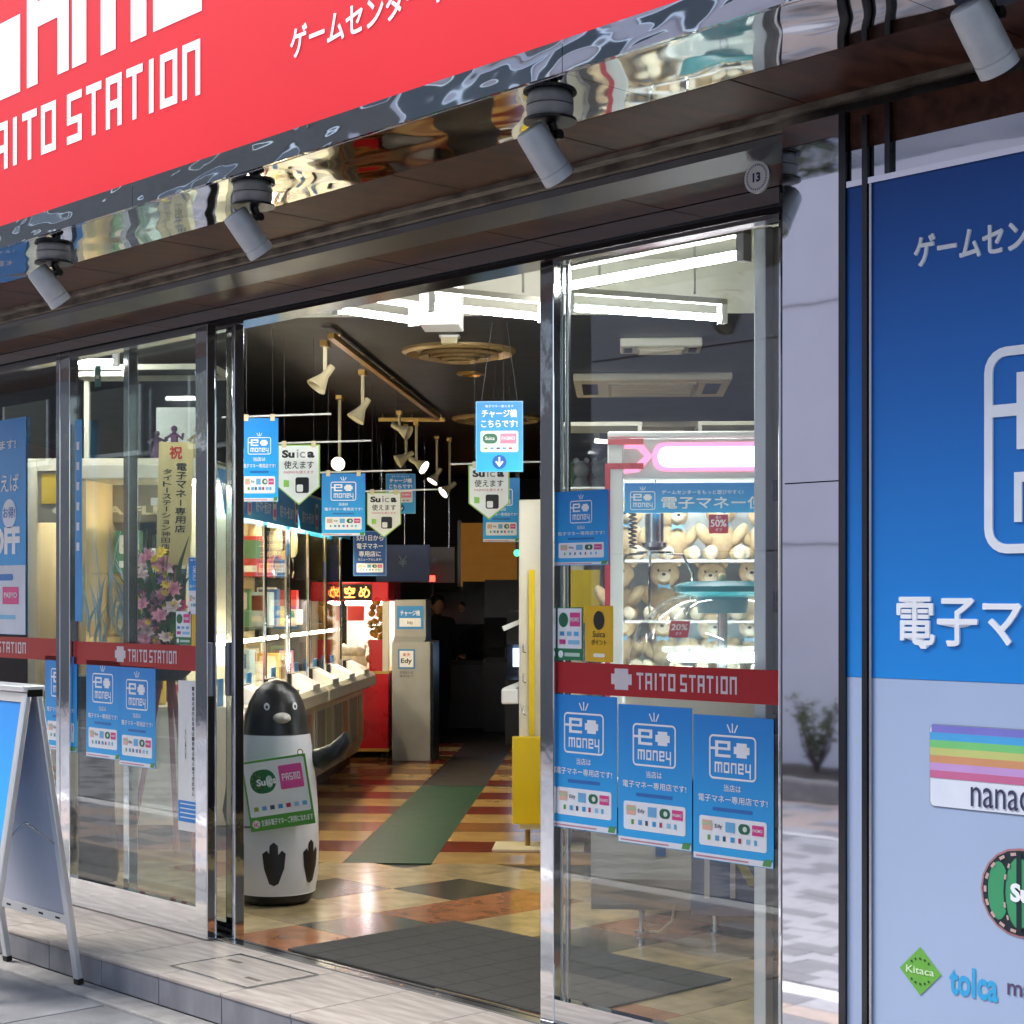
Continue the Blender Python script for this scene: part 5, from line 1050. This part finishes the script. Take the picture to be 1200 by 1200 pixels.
# ================================================================ left interior: display case machine, flowers
u0 = 9.8; W0 = wpx(32, u0); W1 = wpx(236, u0); w_ = W1 - W0; zt = zpx(130, 537, u0)
o = ithing('display_crane_game', 'cream prize machine with white frame behind the left glass panels', 'arcade machine', W0, u0)
box('side', 'cream', o, 0, 0, .12, .055, .7, zt, b=.006); box('side', 'cream', o, w_ - .09, 0, .12, w_, .7, zt, b=.006); box('top', 'cream', o, .056, 0, zt - .07, w_ - .091, .7, zt); box('base', 'cream', o, .056, .0, .12, w_ - .091, .7, .62); box('back', mat('pale_back', 'c8d0d2'), o, .056, .66, .62, w_ - .091, .69, zt - .07); box('plinth', 'black_plastic', o, .04, .04, 0, w_ - .04, .66, .12)
box('header', mat('silver_head', '9a958a', rough=.35, metal=.3), o, .056, .02, zpx(130, 612, u0), w_ - .091, .05, zpx(130, 548, u0)); box('yellow_card', ink('d0b040'), o, .08, .012, zpx(130, 590, u0), .2, .0195, zpx(130, 555, u0))
p = Print(); p.text('CLENA', .14, zpx(130, 603, u0), .05, 'e4ddc8', 1, w=.42, bold=.04); p.text('FLEX', .6, zpx(130, 603, u0), .05, 'e4ddc8', 1, w=.3, bold=.04)
for q in p.build(o): q.location.y = .0185
box('light_strip', 'warm_strip', o, .1, .3, zt - .09, w_ - .1, .34, zt - .071); box('pane', 'clear_plastic', o, .056, .055, .62, w_ - .091, .061, zpx(130, 613, u0))
for i in range(3):
    z = zpx(130, 925, u0) + i * .05; box('orange_stripe', mat('stripe_orange', 'c8861e', rough=.4), o, .06, -.004, z, w_ - .1, -.0005, z + .032)
for i in range(4): MB().prism([(.12 + i * .16, .85), (.2 + i * .16, .85), (.18 + i * .16, 1.25), (.14 + i * .16, 1.25)], .4, .47).obj('hanging_prize', [ink(('c9a878', 'b8946a', 'a8b4c0', '5a7ab0')[i])], o)
u1 = u0 + .05; a, b_ = wpx(66, u1), wpx(250, u1); z1 = zpx(150, 427, u1)
dc = ithing('glass_display_case', 'clear showcase with cream frame holding figures on top of the left machine', 'display case', a, u1, zt + .001); ww = b_ - a; hh = z1 - zt; dd = .55
for x in (0, ww - .03):
    for y in (0, dd - .03): box('post', 'cream', dc, x, y, 0, x + .03, y + .03, hh)
for y in (0, dd - .03): box('top_rail', 'cream', dc, .031, y, hh - .03, ww - .031, y + .03, hh)
for x in (0, ww - .03): box('side_rail', 'cream', dc, x, .031, hh - .03, x + .03, dd - .031, hh)
box('mid_post', 'cream', dc, ww * .48, 0, 0, ww * .48 + .03, .03, hh - .031)
box('pane', 'display_glass', dc, .031, .01, .002, ww - .031, .016, hh - .031); box('white_board', 'white_plastic', dc, ww * .52, .4, .002, ww * .8, .41, hh * .62); box('floor_board', 'cream', dc, .031, .031, .0005, ww - .031, dd - .031, .004)
for i, (f, c, lab) in enumerate(((.6, '6a4a6a', 'small dark purple robed figure in the glass showcase'), (.71, '7a4a7a', 'taller purple figure in the glass showcase'), (.86, 'b89a70', 'pale golden figure in the glass showcase'))):
    h = (.17, .2, .19)[i]; q = MB().lathe([(.05, 0), (.05, .01), (.042, .012), (.03, .06), (.02, h * .6), (.028, h * .72), (.01, h * .8)], 14).ball((0, 0, h * .9), h * .1, 10).tube([(-.02, 0, h * .72), (-.05, -.02, h * .58), (-.03, -.05, h * .55)], .008, 6).tube([(.02, 0, h * .72), (.05, -.01, h * .6), (.06, -.03, h * .75)], .008, 6).obj('figurine', [ink(c)], smooth=True); q.location = iw(a + ww * f, u1 + .15, zt + .0055); q.rotation_euler.z = IROT; tag(q, lab, 'figurine', 'figurines in the showcase')
# flower stand
u0 = 8.75
Wf = wpx(196, u0)
fs_ = ithing('flower_stand', 'congratulation flower arrangement of pink and yellow blossoms in a dark stand', 'flower arrangement', Wf, u0); zb = zpx(196, 765, u0)
for i in range(3): a = R(90 + 120 * i); tube('leg', mat('bamboo_red', '8a3a2a', rough=.4), fs_, [(.02 * math.cos(a), .02 * math.sin(a), zb - .05), (.2 * math.cos(a), .2 * math.sin(a), .0)], .014, 8)
MB().lathe([(.07, zb - .14), (.12, zb - .1), (.15, zb + .02), (.14, zb + .02), (.1, zb - .08), (0, zb - .1)], 20).obj('basket', mat('basket_brown', '3a2216', rough=.7), fs_, smooth=True)
mats_f = [mat('petal_pink', 'd98aa8', rough=.6, var=.15, scale=30), mat('petal_yellow', 'e0c030', rough=.6, var=.15, scale=30), mat('petal_rose', 'c8487a', rough=.6, var=.15, scale=30), mat('petal_purple', '7a4a98', rough=.6, var=.15, scale=30), mat('petal_pale', 'e4c8cc', rough=.6, var=.15, scale=30)]
mat('leaf_green', '3a6a2a', rough=.5, var=.3, scale=12); mat('reflection_blue', '9db8c8', rough=.4, var=.25, scale=12); mat('leaf_dark', '234a2c', rough=.5, var=.3, scale=12)
rr = random.Random(11); bl = {}
def blossom(k):
    mb = MB()
    for layer, (n, r, tilt) in enumerate(((7, .048, .25), (6, .034, .65), (5, .02, 1.1))):
        for i in range(n):
            a = 2 * math.pi * i / n + layer * .4; c, s = math.cos(a), math.sin(a); h = math.sin(tilt) * r; q = math.cos(tilt) * r
            mb.add([(0, 0, 0), (q * .6 * math.cos(a - .45), q * .6 * math.sin(a - .45), h * .6), (q * c, q * s, h), (q * .6 * math.cos(a + .45), q * .6 * math.sin(a + .45), h * .6)], [(0, 1, 2, 3)])
    return mb
for i in range(74):
    k = rr.choice((0, 0, 1, 1, 1, 2, 3, 4)); s = rr.uniform(.7, 1.25) if k != 1 else rr.uniform(.4, .7)
    if k not in bl: bl[k] = o = blossom(k).obj('blossom', mats_f[k], fs_, fixn=False)
    else: o = bl[k].copy(); C.objects.link(o)
    z = zb + .02 + rr.random() ** 1.2 * .5; f = 1 - (z - zb) / .75; o.location = (rr.uniform(-.2, .17) * f - .02, rr.uniform(-.22, .0), z); o.rotation_euler = (R(rr.uniform(35, 95)), R(rr.uniform(-30, 30)), R(rr.uniform(-40, 40))); o.scale = (s,) * 3
for m_, n in (('leaf_green', 26), ('leaf_dark', 22), ('reflection_blue', 34)):
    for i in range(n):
        x0 = rr.uniform(-.1, .08) if m_ != 'reflection_blue' else rr.uniform(-.42, -.12); L = rr.uniform(.18, .55); bx_ = rr.uniform(-.12, .1); z0 = zb + rr.uniform(0, .25); wd = rr.uniform(.006, .015) if m_ != 'reflection_blue' else rr.uniform(.003, .008); y0 = rr.uniform(-.14, .06)
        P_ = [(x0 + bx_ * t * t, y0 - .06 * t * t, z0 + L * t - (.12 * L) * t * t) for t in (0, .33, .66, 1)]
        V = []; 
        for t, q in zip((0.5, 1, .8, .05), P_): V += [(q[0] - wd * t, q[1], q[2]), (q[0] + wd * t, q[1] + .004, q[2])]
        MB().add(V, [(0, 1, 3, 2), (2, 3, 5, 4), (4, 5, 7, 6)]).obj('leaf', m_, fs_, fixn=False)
    # the pale blue blades at left imitate white-blue reflections in the glass
z1, z0 = zpx(212, 520, u0), zpx(212, 662, u0); w_ = .175
cbn = ithing('congratulation_board', 'cream wooden congratulation board with brush lettering standing in the flowers', 'board', wpx(190, u0), u0 - .12, z0); cbn.rotation_euler.y = R(1.5); h = z1 - z0
box('board', mat('pale_wood', 'd2bd84', rough=.6, var=.1, scale=4, stretch=(6, 1, .6)), cbn, 0, 0, 0, w_, .008, h); tube('stake', 'bamboo_red', cbn, [(w_ / 2, .012, h * .3), (w_ / 2, .05, -.25)], .008, 6)
p = Print(); p.text('祝', w_ * .5, h * .865, h * .1, 'c02a20', 1, al='c', bold=.03)
t1, t2 = '電子マネー専用店', 'タイトーステーション神田店様'
for i, c in enumerate(t1): p.text('丨' if c == 'ー' else c, w_ * .68, h * (.77 - .072 * i), h * .058 if c != 'ー' else h * .05, '1c1a16', 1, al='c', w=(w_ * .3 if c != 'ー' else w_ * .03), bold=.02, part='brush_lettering#1')
for i, c in enumerate(t2): p.text('丨' if c == 'ー' else c, w_ * .27, h * (.74 - .051 * i), h * .04 if c not in 'ョ' else h * .028, '1c1a16', 1, al='c', w=(w_ * .25 if c not in 'ーョ' else w_ * .03 if c == 'ー' else w_ * .16), bold=.015, part='brush_lettering#2')
p.build(cbn)
# tall dark round post behind the left posters
o = thing('round_post', 'dark rounded pedestal behind the left glass panel', 'pedestal', (fx(112, .35), .35, 0)); MB().lathe([(.1, 0), (.11, .05), (.09, .3), (.085, .9), (.09, .95), (0, .95)], 24).obj('column', 'black_plastic', o, smooth=True); MB().lathe([(.13, .9505), (.13, .97), (0, .975)], 24).obj('top', 'dark_metal', o, smooth=True)
# blue banner strips seen edge on at the mullion
o = thing('banner_strip', 'narrow bright blue banner strip along the left mullion', 'banner', (fx(88, -.075), -.075, fz(90, 728, -.075))); h = fz(90, 492, -.075) - fz(90, 728, -.075); w_ = .055
sheet(o, w_, h, mat('strip_blue', '3a9ae0', rough=.35), .003, 'strip'); p = Print()
for i in range(6): p.rect(w_ * .25, h * (.35 + .1 * i), w_ * .7, h * (.39 + .1 * i), 'e4ecf4', 1)
p.build(o)
o = thing('push_plate', 'small green push sticker near the top of the left mullion', 'sticker', (fx(111, -.028), -.028, fz(111, 454, -.028))); box('plate', mat('push_green', '1a7a68', rough=.4), o, 0, 0, 0, .05, .002, .09); p = Print(); p.rect(.01, .035, .04, .05, 'c9d8b0', 1); p.build(o)

# ================================================================ outdoor things
def canopy_lamp(label, x, first=None):
    o = thing('canopy_spotlight', label, 'spotlight', (x, -1.0, ZS), 0, 'grey spotlights under the sign')
    if first:
        for k in kids(first): dup(k, o)
        return o
    MB().lathe([(.0, -.001), (.055, -.001), (.055, -.012), (.05, -.03), (.0, -.03)], 24).obj('base', 'lamp_grey', o, smooth=True); MB().lathe([(0, -.0305), (.062, -.0305), (.062, -.037), (0, -.037)], 24).obj('base_ring', 'black_plastic', o, smooth=True)
    MB().tube([(0, 0, -.037), (0, .012, -.055), (0, .006, -.075)], .012, 8).obj('knuckle', 'black_plastic', o, smooth=True); tube('knob', 'black_plastic', o, [(-.024, .01, -.066), (.024, .01, -.066)], .012, 10)
    mt = Vector((.12, .62, -.78)).normalized().to_track_quat('-Z', 'Y').to_matrix().to_4x4(); c = (0, -.022, -.108)
    MB().lathe([(0, .062), (.032, .06), (.037, .053), (.038, .0), (.038, -.047)], 28, mtx=mt, o=c).obj('barrel', 'lamp_grey', o, smooth=True); MB().lathe([(.0362, -.047), (.0362, -.05), (.0388, -.051), (.0388, -.074), (.034, -.074), (.032, -.064), (0, -.064)], 28, mtx=mt, o=c).obj('lamp_head', 'lamp_grey', o, smooth=True)
    return o
f = canopy_lamp('grey spotlight under the sign at the far left', .38)
for x, l in ((1.53, 'grey spotlight under the sign left of the door opening centre'), (2.73, 'grey spotlight under the sign above the right door'), (3.88, 'grey spotlight under the canopy above the blue sign board')): canopy_lamp(l, x, f)
# folding sign
A = thing('folding_sign', 'grey aluminium folding sign standing on the pavement at the left', 'folding sign', (-.53, -.75, -.108)); hr = 1.115; hw = .3; sp = .19
for s, nm in ((1, 'rear_frame'), (-1, 'front_frame')):
    y0 = s * sp; T = lambda t, off=0: (y0 * (1 - t) + s * (.022 + off * 0), hr * t)
    fr = bpy.data.objects.new(nm, None); C.objects.link(fr); fr.parent = A
    ang = math.atan2(sp - .02, hr - .02); fr.location = (0, y0, 0.003); fr.rotation_euler.x = s * ang; Lr = math.hypot(sp - .02, hr - .02)
    for sx in (-1, 1): box('stile', 'alu', fr, sx * hw - (.035 if sx > 0 else 0), -.012, .02, sx * hw + (.035 if sx < 0 else 0), .012, Lr, b=.004); box('foot', 'rubber', fr, sx * hw - (.033 if sx > 0 else 0), -.012, .0, sx * hw + (.033 if sx < 0 else 0), .012, .0195)
    box('bottom_rail', 'alu', fr, -hw + .036, -.009, .23, hw - .036, .009, .265); box('top_rail', 'alu', fr, -hw + .036, -.009, Lr - .035, hw - .036, .009, Lr - .001)
    if s > 0:
        box('panel', 'grey_panel', fr, -hw + .036, -.004, .266, hw - .036, .004, Lr - .036)
        for i in range(4): box('slot', 'rubber', fr, -hw + .1 + i * .13, -.0098, .243, -hw + .135 + i * .13, -.0092, .251)
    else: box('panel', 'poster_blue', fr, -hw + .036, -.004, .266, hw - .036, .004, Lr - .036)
box('ridge', 'alu', A, -hw, -.045, hr - .012, hw, .045, hr + .012, b=.006); box('hinge', 'chrome', A, hw + .0005, -.03, hr - .03, hw + .006, .03, hr - .004)
tube('stay', 'steel', A, [(hw - .03, -sp * .55, hr * .5), (hw - .03, -.02, hr * .56)], .004, 6); tube('stay', 'steel', A, [(hw - .03, -.02, hr * .56), (hw - .03, sp * .58, hr * .47)], .004, 6)
# ---------------------------------------------------------------- across the street (seen in the mirrors and glass)
def building(label, x0, x1, y, h, m, wins, d=8):
    o = thing('opposite_building', label, 'building', ((x0 + x1) / 2, y, -.16)); w_ = (x1 - x0) / 2
    box('wall', m, o, -w_, -d, 0, w_, 0, h)
    nx = max(1, int((x1 - x0) / 2.4))
    for r_ in range(wins):
        for i in range(nx):
            xx = -w_ + (i + .5) * 2 * w_ / nx; q = box('window', 'alu', o, xx - .7, .0005, 3.4 + r_ * 3.0, xx + .7, .05, 4.9 + r_ * 3.0); box('pane', 'window_dark', q, xx - .64, .0505, 3.46 + r_ * 3.0, xx + .64, .056, 4.84 + r_ * 3.0)
    box('cornice', m, o, -w_, 0.0005, h - .3, w_, .15, h)
    return o
b1 = building('plain white building across the street seen in the mirror pillar', -6.4, .4, -8.4, 7.5, 'white_wall', 0)
for i in range(4):
    q = box('window', 'alu', b1, -3.1 + i * 1.6, .0005, 5.0, -1.9 + i * 1.6, .05, 6.4); box('pane', 'window_dark', q, -3.03 + i * 1.6, .0505, 5.07, -1.97 + i * 1.6, .056, 6.33)
for z in (1.9, 3.8): box('panel_joint', 'grout', b1, -3.39, .0005, z, 3.39, .004, z + .012)
building('dark brown building across the street farther left', -22, -6.6, -8.6, 9, 'dark_wall', 2); building('grey building across the street behind the camera', 2.5, 14, -9.5, 6, mat('grey_wall', '8f9094', rough=.8, var=.08), 1)
pt = thing('street_planter', 'low concrete planter kerb with shrub in front of the white building', 'planter', (-2.4, -7.75, -.13)); box('kerb_ring', 'kerb_stone', pt, -1.6, -.4, 0, 1.6, .45, .16, b=.02); box('soil', mat('soil', '2c241c', rough=.95, var=.3, scale=30), pt, -1.5, -.3, .1605, 1.5, .35, .175)
sh = thing('shrub', 'sparse green shrub growing in the planter seen in the mirror pillar', 'shrub', (-2.2, -7.7, .044)); sh.scale = (.8, .8, .72); rr = random.Random(4); mb = MB(); lf = MB()
for i in range(16):
    a = rr.uniform(0, 6.28); l = rr.uniform(.35, .75); q = [(0, 0, 0), (.12 * math.cos(a), .12 * math.sin(a), l * .5), (.32 * l * math.cos(a), .32 * l * math.sin(a), l)]; mb.tube(q, [.012, .008, .004], 5)
    for k_ in range(26):
        t = rr.uniform(.4, 1.05); c = Vector((.32 * l * math.cos(a) * t * t + rr.uniform(-.07, .07), .32 * l * math.sin(a) * t * t + rr.uniform(-.07, .07), l * t + rr.uniform(-.05, .05))); e = Vector((rr.uniform(-1, 1), rr.uniform(-1, 1), rr.uniform(-.3, 1)))* .07; n = e.orthogonal().normalized() * .022; lf.add([c, c + e * .5 + n, c + e, c + e * .5 - n], [(0, 1, 2, 3)])
mb.obj('stem', 'basket_brown', sh); lf.obj('foliage', mat('shrub_green', '76864a', rough=.6, var=.35, scale=20), sh, fixn=False)
